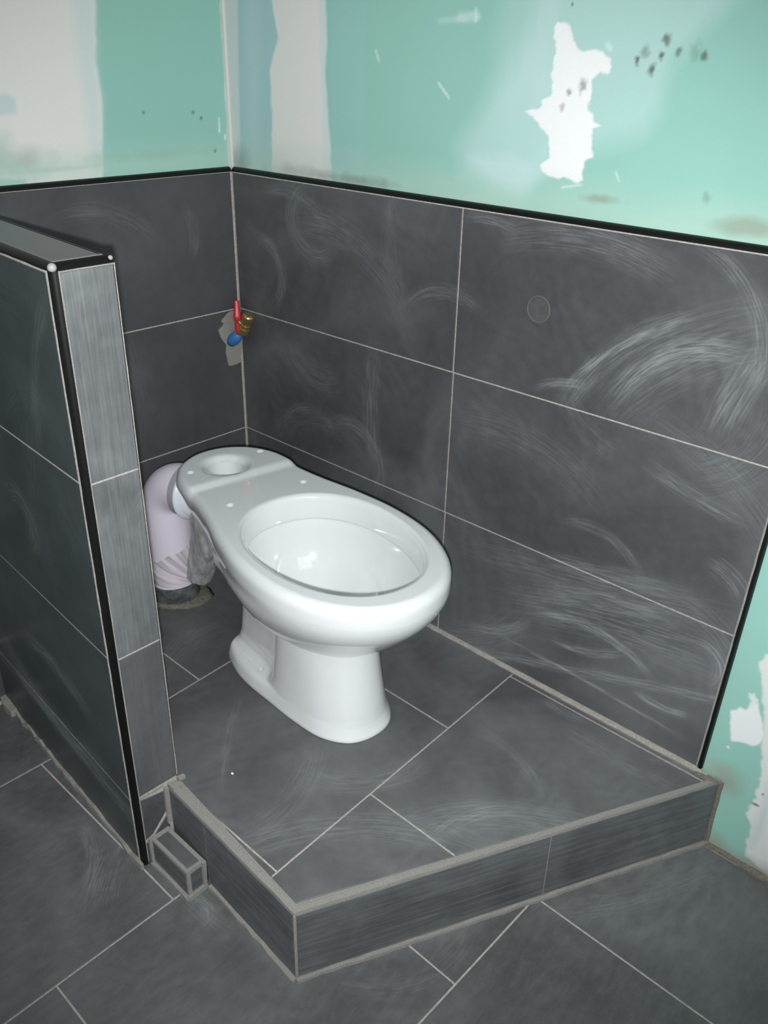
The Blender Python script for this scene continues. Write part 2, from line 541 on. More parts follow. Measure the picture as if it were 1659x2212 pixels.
class Canvas:
    """colours per grid vertex of a wall sheet, coordinates in metres in the wall plane"""
    def __init__(self, a0, a1, b0, b1, step):
        self.na = int(round((a1 - a0)/step)) + 1
        self.nb = int(round((b1 - b0)/step)) + 1
        self.A, self.B = np.meshgrid(np.linspace(a0, a1, self.na), np.linspace(b0, b1, self.nb), indexing='ij')
        self.col = np.zeros((self.na, self.nb, 3))
    def lay(self, mask, rgb):
        c = np.array(srgb(*rgb)[:3])
        m_ = np.clip(mask, 0, 1)[..., None]
        self.col = self.col*(1 - m_) + c*m_
    def poly(self, pts, jag=0.004, js=60, seed=1, soft=0.0015):
        X = self.A + (fnoise(self.A, self.B, js, seed) - 0.5)*2*jag
        Y = self.B + (fnoise(self.A, self.B, js, seed + 50) - 0.5)*2*jag
        inside = np.zeros(X.shape, bool)
        dist = np.full(X.shape, 1e9)
        n = len(pts)
        for i in range(n):
            x1, y1 = pts[i]; x2, y2 = pts[(i + 1) % n]
            if y1 != y2:
                cnd = ((y1 > Y) != (y2 > Y)) & (X < (x2 - x1)*(Y - y1)/(y2 - y1) + x1)
                inside ^= cnd
            L = (x2 - x1)**2 + (y2 - y1)**2
            t = np.clip(((X - x1)*(x2 - x1) + (Y - y1)*(y2 - y1))/max(L, 1e-12), 0, 1)
            dist = np.minimum(dist, np.hypot(X - x1 - t*(x2 - x1), Y - y1 - t*(y2 - y1)))
        sd = np.where(inside, dist, -dist)
        return np.clip(sd/soft*0.5 + 0.5, 0, 1)
    def blob(self, c, ra, rb, ang=0, soft=0.6, seed=3, nz=0.5, ns=14):
        ca, sa = math.cos(ang), math.sin(ang)
        dx, dy = self.A - c[0], self.B - c[1]
        u = (dx*ca + dy*sa)/ra; v = (-dx*sa + dy*ca)/rb
        r = np.hypot(u, v) + (fnoise(self.A, self.B, ns, seed) - 0.5)*nz
        return np.clip((1 - r)/soft, 0, 1)
    def line(self, p, q, wd, seed=9):
        L = (q[0] - p[0])**2 + (q[1] - p[1])**2
        t = np.clip(((self.A - p[0])*(q[0] - p[0]) + (self.B - p[1])*(q[1] - p[1]))/L, 0, 1)
        d = np.hypot(self.A - p[0] - t*(q[0] - p[0]), self.B - p[1] - t*(q[1] - p[1]))
        return np.clip(1.5 - d/wd, 0, 1)*(0.4 + 0.6*fnoise(self.A, self.B, 300, seed, 2))
    def sheet(self, name, mapf, mat, back, parent=None):
        na, nb = self.na, self.nb
        co = np.array(mapf(self.A.ravel(), self.B.ravel(), 0.0)).T
        idx = np.arange(na*nb).reshape(na, nb)
        q = np.stack([idx[:-1, :-1], idx[1:, :-1], idx[1:, 1:], idx[:-1, 1:]], -1).reshape(-1, 4)
        # back face so that the board has thickness
        a0, a1, b0, b1 = self.A.min(), self.A.max(), self.B.min(), self.B.max()
        bc = np.array(mapf(np.array([a0, a1, a1, a0]), np.array([b0, b0, b1, b1]), back)).T
        n0 = na*nb
        verts = np.vstack([co, bc])
        loops = q.ravel().tolist()
        starts = list(range(0, len(loops), 4))
        tot = [4]*len(starts)
        extra = [(n0 + 3, n0 + 2, n0 + 1, n0),
                 tuple(idx[::-1, 0]) + (n0, n0 + 1), tuple(idx[:, -1]) + (n0 + 2, n0 + 3),
                 tuple(idx[0, :]) + (n0 + 3, n0), tuple(idx[-1, ::-1]) + (n0 + 1, n0 + 2)]
        for e in extra:
            starts.append(len(loops)); tot.append(len(e)); loops += [int(v) for v in e]
        me = bpy.data.meshes.new(name)
        me.vertices.add(len(verts)); me.vertices.foreach_set('co', verts.ravel())
        me.loops.add(len(loops)); me.loops.foreach_set('vertex_index', loops)
        me.polygons.add(len(starts)); me.polygons.foreach_set('loop_start', starts); me.polygons.foreach_set('loop_total', tot)
        me.update(calc_edges=True)
        at = me.color_attributes.new('Col', 'FLOAT_COLOR', 'POINT')
        c = np.ones((len(verts), 4)); c[:n0, :3] = self.col.reshape(-1, 3); c[n0:, :3] = c[0, :3]
        at.data.foreach_set('color', c.ravel())
        return link(name, me, mat, parent)

GREEN = (140, 187, 175)
WHITE = (216, 215, 210)
HAZE = (182, 209, 206)
def P2(poly): return [tuple(p) for p in poly]

# --- right wall board: plane y = +0.010, coordinates (x, z)
cv = Canvas(-0.02, 1.64, ZF - 0.02, 1.44, 0.0022)
cv.lay(np.ones_like(cv.A), GREEN)
g1 = fnoise(cv.A, cv.B, 6, 11)
cv.lay((g1 - 0.35)*0.5, (152, 202, 188))
# wide sanded haze round the big filler patch
cv.lay(cv.poly([(0.7616,1.2511),(1.1005,1.2394),(1.0125,1.1446),(0.999,1.0683),(0.9746,1.0424),(0.8926,1.024),(0.7954,0.993),(0.766,1.0892)], .030, 7, 21, .022)*0.55, HAZE)
cv.lay(cv.poly([(0.6323,1.0127),(0.6832,1.0997),(0.7639,1.1786),(0.7866,1.0637),(0.821,0.9985),(0.7745,0.9414),(0.6471,0.9546)], .02, 10, 22, .025)*0.6, HAZE)
cv.lay(cv.poly([(0.6444,0.9879),(0.7309,0.9983),(0.8107,0.9769),(0.7833,0.9445),(0.698,0.9446)], .01, 20, 23, .012)*0.5, (190, 214, 214))
cv.lay(cv.poly([(0.7616,1.2511),(0.7999,1.2498),(0.8047,1.1227),(0.8055,1.0514),(0.7666,1.0694),(0.7652,1.1536)], .003, 20, 24, .006)*0.35, HAZE)
cv.lay(cv.poly([(0.691,1.2414),(0.7631,1.2393),(0.7704,1.0894),(0.7287,1.0193),(0.6905,1.12)], .01, 12, 25, .02)*0.30, HAZE)
cv.lay(cv.poly([(0.3109,1.2525),(0.3971,1.25),(0.402,0.8896),(0.3065,0.8966)], .003, 20, 26, .008)*0.45, (150, 192, 190))
# taped joint: bluish skim, then the white band
cv.lay(cv.poly([(-0.0662,1.2797),(0.1645,1.2718),(0.1397,0.8887),(-0.0147,0.8829)], .002, 20, 27, .004)*0.85, (160, 192, 194))
cv.lay(cv.poly([(0.068,1.2751),(0.1101,1.2736),(0.0751,0.8822),(0.0401,0.8787)], .006, 10, 28, .02)*0.4, (186, 206, 208))
cv.lay(cv.poly([(0.1308,1.2729),(0.2918,1.2674),(0.2973,1.1569),(0.2901,1.1027),(0.2979,1.0311),(0.3025,0.9902),(0.3066,0.9054),(0.122,0.8943),(0.1329,1.0223),(0.131,1.1068),(0.1583,1.164)], .004, 40, 29, .0035), WHITE)
cv.lay(cv.poly([(0.2796,1.2678),(0.2942,1.2673),(0.2973,1.1569),(0.2913,1.1028),(0.2991,1.0311),(0.3038,0.9902),(0.3094,0.9143),(0.2853,0.9137),(0.2822,1.0302),(0.277,1.1491)], .003, 60, 30, .004)*0.7, (196, 212, 212))
cv.lay(cv.poly([(-0.0662,1.2797),(0.0421,1.276),(0.0178,0.8813),(-0.0147,0.8829)], .0015, 30, 31, .004)*0.8, (206, 208, 204))
# hard white patch
wp = [(800,85),(835,90),(860,140),(885,195),(910,215),(950,205),(985,215),(1015,240),(1010,300),(975,300),(945,325),(935,380),(925,440),(945,460),(950,490),(975,512),(940,530),(940,640),(905,655),(905,740),(860,742),(830,725),(800,730),(735,705),(728,670),(775,640),(765,590),(765,550),(745,520),(690,470),(668,452),(740,435),(735,410),(770,385),(780,330),(775,290),(790,200),(790,110)]
WPATCH = [(0.7994,1.1876),(0.8147,1.1859),(0.8276,1.1699),(0.8407,1.1523),(0.8522,1.1459),(0.8684,1.1494),(0.8833,1.1464),(0.8967,1.1386),(0.8977,1.1194),(0.8834,1.119),(0.8722,1.1106),(0.8707,1.0923),(0.8695,1.0722),(0.8789,1.0659),(0.8826,1.0559),(0.8942,1.0491),(0.8804,1.0421),(0.8861,1.0043),(0.8717,0.9978),(0.8761,0.9677),(0.8564,0.9651),(0.8421,0.9699),(0.8287,0.9668),(0.7975,0.9732),(0.7926,0.9857),(0.813,0.9984),(0.8061,1.016),(0.8043,1.0302),(0.7938,1.0403),(0.7661,1.0565),(0.755,1.0624),(0.7877,1.07),(0.7844,1.0786),(0.7992,1.0879),(0.8012,1.1067),(0.7972,1.1202),(0.8,1.1502),(0.7961,1.1796)]
cv.lay(cv.poly(WPATCH, .0050, 90, 33, .0016), (226, 227, 226))
cv.lay(cv.poly([(0.8372,0.9557),(0.8736,0.9642),(0.8747,0.9623),(0.8392,0.9538)], .001, 90, 34, .002)*0.8, (224, 228, 226))
for c_, r_, s_ in [(a, b, d) for a, (b, d) in zip([(0.9405,1.1365),(0.9656,1.1259),(0.9775,1.143),(0.9815,1.163),(0.9519,1.1501),(1.0023,1.1479),(1.0408,1.1439),(1.0251,1.1493),(0.8338,1.0918),(0.8561,1.1015),(0.8241,1.0714),(0.8222,1.2095),(1.0783,0.9652)], [(.006,.9),(.007,.8),(.006,.8),(.008,.7),(.009,.45),(.006,.6),(.006,.7),(.012,.25),(.006,.7),(.010,.55),(.007,.4),(.003,.8),(.008,.4)])]:
    cv.lay(cv.blob(c_, r_, r_*1.3, 0, 0.7, int(c_[0]*997), 1.3, 170)*s_, (74, 74, 66))
for pq, wd, s_ in [([(0.5733,1.0961),(0.5973,1.0743)], .0022, .8), ([(0.9305,0.9864),(0.9389,0.974)], .0015, .6), ([(0.4239,1.1432),(0.4311,1.1286)], .003, .6),
                   ([(0.6132,1.1934),(0.6464,1.1944)], .007, .5), ([(0.5694,1.1891),(0.6181,1.192)], .004, .3), ([(0.8894,1.1559),(0.8945,1.1524)], .004, .6), ([(0.6436,1.2047),(0.6449,1.1892)], .003, .5)]:
    cv.lay(cv.line(pq[0], pq[1], wd)*s_, (214, 230, 226))
# dirt left by the tiler just above the edge profile
bt = [(0.0222,0.9292),(0.2024,0.9201),(0.3639,0.9213),(0.5314,0.9239),(0.9128,0.9457),(1.1381,0.9271),(0.9983,0.9085)]
cv.lay(np.clip((0.985 - cv.B)/0.06, 0, 1)*(0.25 + 0.5*fnoise(cv.A, cv.B*4, 9, 41))*(cv.B > 0.89), (176, 200, 184))
cv.lay(cv.blob(bt[0], .05, .035, 0, .9, 42, .8, 30)*0.5, (120, 132, 128))
cv.lay(cv.blob(bt[2], .14, .014, 0, .8, 43, 1.0, 40)*0.55, (122, 124, 118))
cv.lay(cv.blob(bt[1], .10, .020, 0, .9, 44, 1.0, 40)*0.35, (140, 134, 128))
cv.lay(cv.blob(bt[4], .055, .009, .05, .8, 45, 1.0, 60)*0.5, (128, 128, 112))
cv.lay(cv.blob([(1.1499,0.9337)][0], .075, .018, .02, .6, 46, .5, 40)*0.6, (134, 140, 122))
cv.lay(cv.blob([(1.0611,0.8937)][0], .07, .007, .02, .9, 47, .9, 60)*0.35, (150, 140, 128))
# right-hand strip beside the tiling
z6 = lambda L: L
PA1 = [(1.2895,0.148),(1.3031,0.1661),(1.3126,0.1658),(1.3186,0.1812),(1.326,0.1894),(1.3381,0.1695),(1.3486,0.1365),(1.3489,0.1147),(1.3419,0.1041),(1.3213,0.0969),(1.3017,0.0905)]
PA2 = [(1.3072,0.1977),(1.3177,0.2058),(1.3257,0.1932),(1.3236,0.1724),(1.3144,0.1748),(1.3134,0.1878)]
PA3 = [(1.3118,0.2665),(1.3224,0.2868),(1.3634,0.3315),(1.4794,-0.1531),(1.4352,-0.1539),(1.4071,-0.1448),(1.3752,-0.1358),(1.3716,-0.1039),(1.3732,-0.0663),(1.3628,-0.0562),(1.3589,-0.0237),(1.3659,0.0246),(1.357,0.0854),(1.3416,0.1716),(1.328,0.2212)]
cv.lay(cv.poly(PA1, .003, 80, 51, .002), (222, 226, 226))
cv.lay(cv.poly(PA2, .006, 120, 52, .002)*0.9, (214, 222, 220))
cv.lay(cv.poly(PA3, .006, 70, 53, .0025), (212, 216, 214))
cv.lay(cv.poly([(1.3809,0.0145),(1.3853,0.082),(1.3921,0.0866),(1.3877,-0.0703),(1.38,-0.1114)], .004, 70, 54, .01)*0.5, (150, 186, 186))
cv.lay(cv.blob([(1.3686,-0.0143)][0], .008, .004, 0, .6, 55, .8, 150)*0.8, (92, 80, 74))
cv.lay(cv.blob([(1.3752,0.0148)][0], .003, .003, 0, .6, 56, .8, 150)*0.8, (92, 80, 74))
cv.lay(cv.blob([(1.3003,0.0742)][0], .004, .004, 0, .6, 57, .5, 150)*0.9, (224, 224, 206))
cv.lay(cv.blob([(1.3134,-0.0002)][0], .040, .050, 0, .9, 58, .8, 30)*0.55, (140, 134, 118))
cv.lay(cv.blob([(1.2885,0.0161)][0], .05, .018, 0, .9, 59, .8, 30)*0.5, (160, 160, 140))
cv.lay(np.clip((ZF + 0.035 - cv.B)/0.03 + (fnoise(cv.A, cv.B, 25, 60) - .5), 0, 1)*0.6, (142, 134, 120))
wall_right = cv.sheet('wall_right', lambda a, b, d: (a, 0.010 + d + 0*a, b), M['board'], 0.10)
tag(wall_right, 'green moisture-resistant plasterboard wall with white filler patches behind the toilet', kind='structure')

# --- left wall board: plane x = -0.010, coordinates (y, z)
cv = Canvas(-1.30, 0.01, ZF - 0.02, 1.44, 0.003)
cv.lay(np.ones_like(cv.A), GREEN)
cv.lay((fnoise(cv.A, cv.B, 6, 71) - 0.35)*0.35, (152, 202, 188))
LW = [(-0.8874,1.2923),(-0.2636,1.3571),(-0.2852,1.171),(-0.2922,1.1179),(-0.2906,1.0632),(-0.2902,1.0393),(-0.3032,0.9577),(-0.3134,0.8817),(-1.0106,0.877)]
cv.lay(cv.poly(LW, .003, 40, 72, .003), WHITE)
cv.lay(cv.poly([(-0.3244,1.2558),(-0.2729,1.2592),(-0.2922,1.1179),(-0.2887,1.0632),(-0.3108,0.8988),(-0.3279,0.9001),(-0.3272,1.0947),(-0.3293,1.1697)], .006, 25, 73, .012)*0.5, (186, 208, 206))
cv.lay(cv.poly([(-0.5609,1.063),(-0.4729,1.0632),(-0.4618,1.0542),(-0.4664,1.0296),(-0.5679,1.0295)], .004, 50, 74, .004)*0.6, (170, 196, 200))
cv.lay(cv.poly([(-0.5736,1.002),(-0.4934,0.9911),(-0.482,0.9597),(-0.4241,0.9322),(-0.4488,0.9217),(-0.5905,0.9207)], .01, 30, 75, .02)*0.6, (138, 176, 168))
cv.lay(cv.poly([(-0.5882,0.9319),(-0.4671,0.9207),(-0.4632,0.9075),(-0.518,0.9071),(-0.5937,0.9056)], .003, 40, 76, .004)*0.8, (132, 182, 170))
cv.lay(cv.blob([(-0.4565,0.9542)][0], .06, .03, 0, .9, 77, 1.0, 40)*0.5, (150, 148, 138))
cv.lay(cv.blob([(-0.3957,0.9343)][0], .12, .006, 0, .8, 78, .8, 50)*0.4, (160, 158, 150))
cv.lay(np.clip((0.985 - cv.B)/0.05, 0, 1)*(0.2 + 0.5*fnoise(cv.A*.3, cv.B*4, 9, 79))*(cv.B > 0.89), (170, 204, 188))
cv.lay(cv.blob([(-0.1898,0.9472)][0], .20, .016, 0, .9, 80, .8, 50)*0.35, (140, 168, 148))
for c_ in [(-0.2016,1.0265),(-0.0828,1.0234),(-0.064,1.0115),(-0.0324,0.9476)]:
    cv.lay(cv.blob(c_, .0045, .005, 0, .6, 81, .8, 160)*0.7, (84, 84, 74))
cv.lay(cv.poly([(0.0045,1.2774),(0.0516,1.2805),(0.0206,0.9),(0.0026,0.9013)], .003, 60, 82, .003)*0.9, (200, 206, 200))
for pq, wd in [([(0.0122,1.2026),(0.012,1.1993)], .004), ([(0.0068,1.0773),(0.0055,1.0463)], .003), ([(-0.0171,1.011),(-0.0182,0.9838)], .002), ([(-0.0039,0.9768),(-0.0033,0.9694)], .002)]:
    cv.lay(cv.line(pq[0], pq[1], wd)*1.2, (214, 226, 220))
wall_left = cv.sheet('wall_left', lambda a, b, d: (-0.010 - d + 0*a, a, b), M['board'], 0.10)
tag(wall_left, 'green plasterboard wall with a wide white skimmed band on the left', kind='structure')

# corner bead of filler between the two boards
bm = bmesh.new()
bar((-0.010, 0.010, T), (-0.010, 0.010, 1.44), (1, 0, 0), (0, -1, 0), 0.006, 0.006, bm)
obj('corner_filler', bm, plain_mat('corner_filler', (206, 206, 200), 0.9), wall_right)

# ------------------------------------------------------------------ wall tiles
X1, XE0, XE1 = 0.648, 1.262, 1.284        # joint, tiled end at the platform and at the top
mapR = lambda p, d: (p[0], 0.0 + d, p[1])
mapL = lambda p, d: (0.0 - d, p[0], p[1])
def xe(z): return XE0 + (XE1 - XE0)*z/T
rows = [(T - H, T), (T - 2*H, T - H), (-0.002, T - 2*H)]
# grout bed
bm = bmesh.new()
slab([(-0.008, 0.0), (xe(0) - .002, 0.0), (xe(T) - .002, T), (-0.008, T)], lambda p, d: (p[0], 0.0014 + d, p[1]), 0.0095, 0, bm)
obj('joint_grout', bm, M['grout'], wall_right)
for i, (z0, z1) in enumerate(rows):
    zz0 = z0 + (0.009 if i == 2 else 0)
    tile([(0.002, zz0), (X1, zz0), (X1 + 0.001, z1), (0.002, z1)], mapR, M['tile_right'], wall_right)
    tile([(X1, zz0), (xe(z0), zz0), (xe(z1), z1), (X1 + 0.001, z1)], mapR, M['tile_right'], wall_right)
bm = bmesh.new()
slab([(-0.70, 0.0), (0.002, 0.0), (0.002, T), (-0.70, T)], lambda p, d: (-0.0014 - d, p[0], p[1]), 0.0095, 0, bm)
bm2 = bm
slab([(-1.29, ZF), (-0.70, ZF), (-0.70, T), (-1.29, T)], lambda p, d: (-0.0014 - d, p[0], p[1]), 0.0095, 0, bm)
obj('joint_grout', bm, M['grout'], wall_left)
YL1 = -0.597
for i, (z0, z1) in enumerate(rows):
    zz0 = z0 + (0.006 if i == 2 else 0)
    tile([(YL1 - .0, zz0), (-0.002, zz0), (-0.002, z1), (YL1 - .0, z1)], mapL, M['tile_left'], wall_left)
    tile([(YL1 - .6, zz0), (YL1, zz0), (YL1, z1), (YL1 - .6, z1)], mapL, M['tile_left'], wall_left)
tile([(-1.29, ZF + .006), (-.70, ZF + .006), (-.70, 0.0), (-1.29, 0.0)], mapL, M['tile_left'], wall_left)
# mortar line at the foot of the right-hand tiles, on the platform
obj('mortar_strip', bar((0.0, 0.0, 0.0), (XE0 + .02, 0.0, 0.0), (0, -1, 0), (0, 0, 1), 0.005, 0.007, jit=.25), M['grout'], wall_right)
obj('mortar_strip', bar((0.0, 0.0, 0.0), (0.0, -.62, 0.0), (1, 0, 0), (0, 0, 1), 0.004, 0.005, jit=.25), M['grout'], wall_left)
# black quarter-round profiles
bm = bar((0.0, 0.010, T), (xe(T) + .010, 0.010, T), (0, -1, 0), (0, 0, 1), 0.010, 0.0095, segs=5)
obj('edge_profile', bm, M['black'], wall_right, sharp=50)
bm = bar((xe(0.004), 0.010, 0.004), (xe(T), 0.010, T), (0, -1, 0), (1, 0, 0), 0.010, 0.0055, segs=5)
obj('edge_profile', bm, M['black'], wall_right, sharp=50)
bm = bar((-0.010, 0.0, T), (-0.010, -1.29, T), (1, 0, 0), (0, 0, 1), 0.010, 0.0095, segs=5)
obj('edge_profile', bm, M['black'], wall_left, sharp=50)
# thin light grout lips beside the profiles
obj('profile_grout', bar((0.0, 0.0, T - .0022), (xe(T), 0.0, T - .0022), (0, -1, 0), (0, 0, 1), 0.0006, 0.0022), M['grout'], wall_right)
obj('profile_grout', bar((xe(0.01) - .0045, 0.0, 0.012), (xe(T) - .0025, 0.0, T - .002), (0, -1, 0), (1, 0, 0), 0.0008, 0.003, jit=.15), M['mortar'], wall_right)
# round filled hole in the upper right tile
dc = [(0.8257,0.7583)][0]
bm = bmesh.new()
bmesh.ops.create_circle(bm, cap_ends=True, segments=40, radius=0.0225, matrix=Matrix.Translation((dc[0], -0.0003, dc[1])) @ Matrix.Rotation(math.pi/2, 4, 'X'))
r_ = bmesh.ops.extrude_face_region(bm, geom=bm.faces[:])
bmesh.ops.translate(bm, verts=[v for v in r_['geom'] if isinstance(v, bmesh.types.BMVert)], vec=(0, 0.004, 0))
obj('hole_plug', bm, cement_mat('plug_cement', (70, 73, 73), (82, 85, 84), 60, .2), wall_right)
bm = bmesh.new()
ring = [(dc[0] + .0225*math.cos(a*math.pi/20), -.0008, dc[1] + .0225*math.sin(a*math.pi/20)) for a in range(41)]
tube(ring, .0008, 6, bm, cap=False)
obj('plug_rim', bm, cement_mat('plug_rim_dust', (92, 95, 92), (112, 114, 110), 300, .2), wall_right)

# ------------------------------------------------------------------ half-height wall (free end towards the camera)
YI_, YO_ = yi(XP), yo(XP)
part = empty('wall_partition', (0.3, (YI_ + YO_)/2, ZF))
tag(part, 'half-height tiled partition wall with black edge profiles on the left', kind='structure')
TH = 0.008
body = [(0.0, yo(0) + TH), (XP - TH, yo(XP - TH) + TH), (XP - TH, yi(XP - TH) - TH), (0.0, yi(0) - TH)]
obj('masonry', prism(body, ZF, T - TH - .001), M['core'], part)
# grout skins just under the tile faces
g_ = 0.0014
sk = [(0.0, yo(0) + g_), (XP - .0095, yo(XP) + g_), (XP - .0095, yo(XP) + .0095), (XP - g_, yo(XP) + .0095), (XP - g_, yi(XP) - g_), (0.0, yi(0) - g_)]
obj('joint_grout', prism([(p[0], p[1]) for p in sk], ZF, T - .0135), M['grout'], part)
ca, sa = math.cos(PA), math.sin(PA)
PR = 0.0095
# outer side: planar coords (x, z)
mapO = lambda p, d: (p[0], yo(p[0]) + d, p[1])
mapI = lambda p, d: (p[0], yi(p[0]) - d, p[1])
mapE = lambda p, d: (XP - d, p[0], p[1])
prow = [(T - H, T - PR - .001), (T - 2*H, T - H), (T - 3*H, T - 2*H), (ZF + .004, T - 3*H)]
for z0, z1 in prow:
    tile([(0.0, z0), (XP - PR, z0), (XP - PR, z1), (0.0, z1)], mapO, M['tile_side'], part)
    tile([(0.0, z0), (XP - .002, z0), (XP - .002, z1), (0.0, z1)], mapI, M['tile_left'], part)
for k, (z0, z1) in enumerate(prow[:3]):
    tile([(YO_ + PR, z0 + (.010 if k == 2 else 0)), (YI_ - .0003, z0 + (.008 if k == 2 else 0)), (YI_ - .0003, z1), (YO_ + PR, z1)], mapE, M['tile_end_low' if k == 2 else 'tile_end'], part)
# cut pieces at the foot of the end face
def clampy(L): return [(max(p[0], YO_ + PR + .0006), p[1]) for p in L]
tile(clampy([(-0.7494,0.0006),(-0.694,-0.01),(-0.6947,-0.0576),(-0.7256,-0.0905),(-0.7469,-0.094)]), mapE, M['tile_riser_end'], part, 0.0005)
tile(clampy([(-0.6917,-0.0655),(-0.7224,-0.0955),(-0.6898,-0.1005)]), mapE, M['tile_riser_end'], part, 0.0005)
tile(clampy([(-0.746,-0.1017),(-0.7329,-0.1031),(-0.7357,-0.1573),(-0.747,-0.1549)]), mapE, M['tile_riser_end'], part, 0.0005)
# top: cap tiles
mapT = lambda p, d: (p[0], p[1], T - d)
tile([(0.0, yo(0) + PR), (XP - PR, yo(XP) + PR), (XP - PR, yi(XP) - PR), (0.0, yi(0) - PR)], mapT, M['tile_cap'], part)
# black profiles on the four arrises
dirx = Vector((1, PA, 0)).normalized()
ny = Vector((-PA, 1, 0)).normalized()
obj('edge_profile', bar((0, yo(0) + PR, T - PR), (XP - PR, yo(XP) + PR, T - PR), -ny, (0, 0, 1), PR, PR, segs=5), M['black'], part, sharp=50)
obj('edge_profile', bar((0, yi(0) - PR, T - PR), (XP - PR, yi(XP) - PR, T - PR), ny, (0, 0, 1), PR, PR, segs=5), M['black'], part, sharp=50)
obj('edge_profile', bar((XP - PR, YO_ + PR, T - PR), (XP - PR, YI_ - .001, T - PR), (1, 0, 0), (0, 0, 1), PR, PR, segs=5), M['black'], part, sharp=50)
obj('edge_profile', bar((XP - PR, YO_ + PR, ZF + .004), (XP - PR, YO_ + PR, T - PR), (1, 0, 0), (0, -1, 0), PR, PR, segs=5), M['black'], part, sharp=50)
# corner piece where three profiles meet
bm = bmesh.new()
bmesh.ops.create_uvsphere(bm, u_segments=16, v_segments=10, radius=.0058, matrix=Matrix.Translation((XP - .0055, YO_ + .0055, T - .0055)))
obj('profile_corner', bm, M['cap_plastic'], part, smooth=True)
bm = bmesh.new()
bmesh.ops.create_uvsphere(bm, u_segments=16, v_segments=10, radius=.0032, matrix=Matrix.Translation((XP - .0025, YI_ - .0035, T - .0035)))
obj('profile_corner', bm, M['cap_plastic'], part, smooth=True)
# light grout lips that outline the profiles
for nm, p, q, s, t, ws, wt in [
    ('profile_grout', (XP - PR - .0035, YO_ + .0, ZF + .01), (XP - PR - .0035, YO_ + .0, T - PR), (0, -1, 0), (1, 0, 0), .0007, .0035),
    ('profile_grout', (XP, YO_ + PR + .0, ZF + .01), (XP, YO_ + PR + .0, T - PR), (1, 0, 0), (0, 1, 0), .0006, .0018),
    ('profile_grout', (XP, YI_ - .0013, .010), (XP, YI_ - .0013, T - PR), (1, 0, 0), (0, 1, 0), .0007, .0013),
    ('profile_grout', (XP, YO_ + PR, T - PR - .002), (XP, YI_ - .001, T - PR - .002), (1, 0, 0), (0, 0, 1), .0006, .002),
    ('profile_grout', (0, yo(0), T - PR - .003), (XP - PR, yo(XP - PR), T - PR - .003), (0, -1, 0), (0, 0, 1), .0007, .003),
    ('profile_grout', (0, yo(0) + PR, T), (XP - PR, yo(XP) + PR, T), (0, 0, 1), (0, 1, 0), .0006, .0016),
    ('profile_grout', (XP - PR - .006, YO_ + PR, T), (XP - PR - .006, YI_ - PR, T), (0, 0, 1), (1, 0, 0), .0006, .006)]:
    obj(nm, bar(p, q, s, t, ws, wt, jit=.2), M['grout'] if ws > .0006 else M['mortar'], part)
# mortar along the foot of the outer side and round the stepped foot of the end face
obj('mortar_strip', bar((0.0, yo(0), ZF), (XP, yo(XP), ZF), -ny, (0, 0, 1), .006, .010, jit=.35), M['mortar'], part)
obj('mortar_strip', bar((0.0, yo(0), ZF), (0.06, yo(.06), ZF), -ny, (0, 0, 1), .014, .016, jit=.2), M['mortar'], part)

# ------------------------------------------------------------------ raised platform
FL, FC, FR = (XP - .02, -0.686), (0.959, -0.705), (1.306, 0.008)
plat = empty('platform', (0.5, -0.35, ZF))
tag(plat, 'raised dark tiled platform with grey mortar edges that carries the toilet', 'platform')
core = [(0.0, 0.008), (0.0, -.66), (XP - .004, -.668), (XP - .004, -.684), (FL[0] + .02, FL[1]), FC, FR]
ed = 0.0015
core_in = [(0.001, 0.008), (0.001, yi(0) + .001), (XP + .0005, YI_ + .001), (XP + .0005, FL[1] + ed), (FC[0] - ed, FC[1] + ed), (FR[0] - ed, FR[1])]
obj('mortar_bed', prism(core_in, ZF, -0.0018), M['mortar'], plat)
def jl(y): return 0.858 - 0.0385*(y + .0)       # long joint between the 2nd and 3rd rows
def jk(y): return 0.386 - 0.052*y                # long joint between the 1st and 2nd rows
mapP = lambda p, d: (p[0], p[1], 0.0 - d)
EDG = 0.011
region = [(0.002, -.002), (0.002, -.6155), (FC[0] - EDG, -.6915), (FR[0] - EDG - .004, -.006)]
def prow_tiles(lo, hi, ys):
    """tiles of one row between two slanting joints, split at ys"""
    ys = [.05] + ys + [-1.0]
    for a_, b_ in zip(ys, ys[1:]):
        poly = region[::-1] if area(region) < 0 else region
        for f, s_ in ((lo, -1), (hi, 1)):
            if f is None: continue
            x0, x1 = f(0.0), f(-1.0)
            # line through (x0,0),(x1,-1): x - x0 + (x1-x0)*y = 0 ; keep s*(..)<=0
            k = (x1 - x0)
            poly = clip(poly, s_*1.0, s_*k, s_*x0)
            if len(poly) < 3: break
        if len(poly) < 3: continue
        poly = clip(poly, 0, 1, a_)
        if len(poly) < 3: continue
        poly = clip(poly, 0, -1, -b_)
        if len(poly) < 3: continue
        tile(poly, mapP, M['tile_plat'], plat, 0.0035)
prow_tiles(None, jk, [-.037, -.474])
prow_tiles(jk, jl, [-.229, -.6725])
prow_tiles(jl, None, [-.017, -.4535])
# thin grout under the top joints
obj('joint_grout', prism(inset([(p[0], p[1]) for p in region], .004), -.006, -.0013), M['grout'], plat)
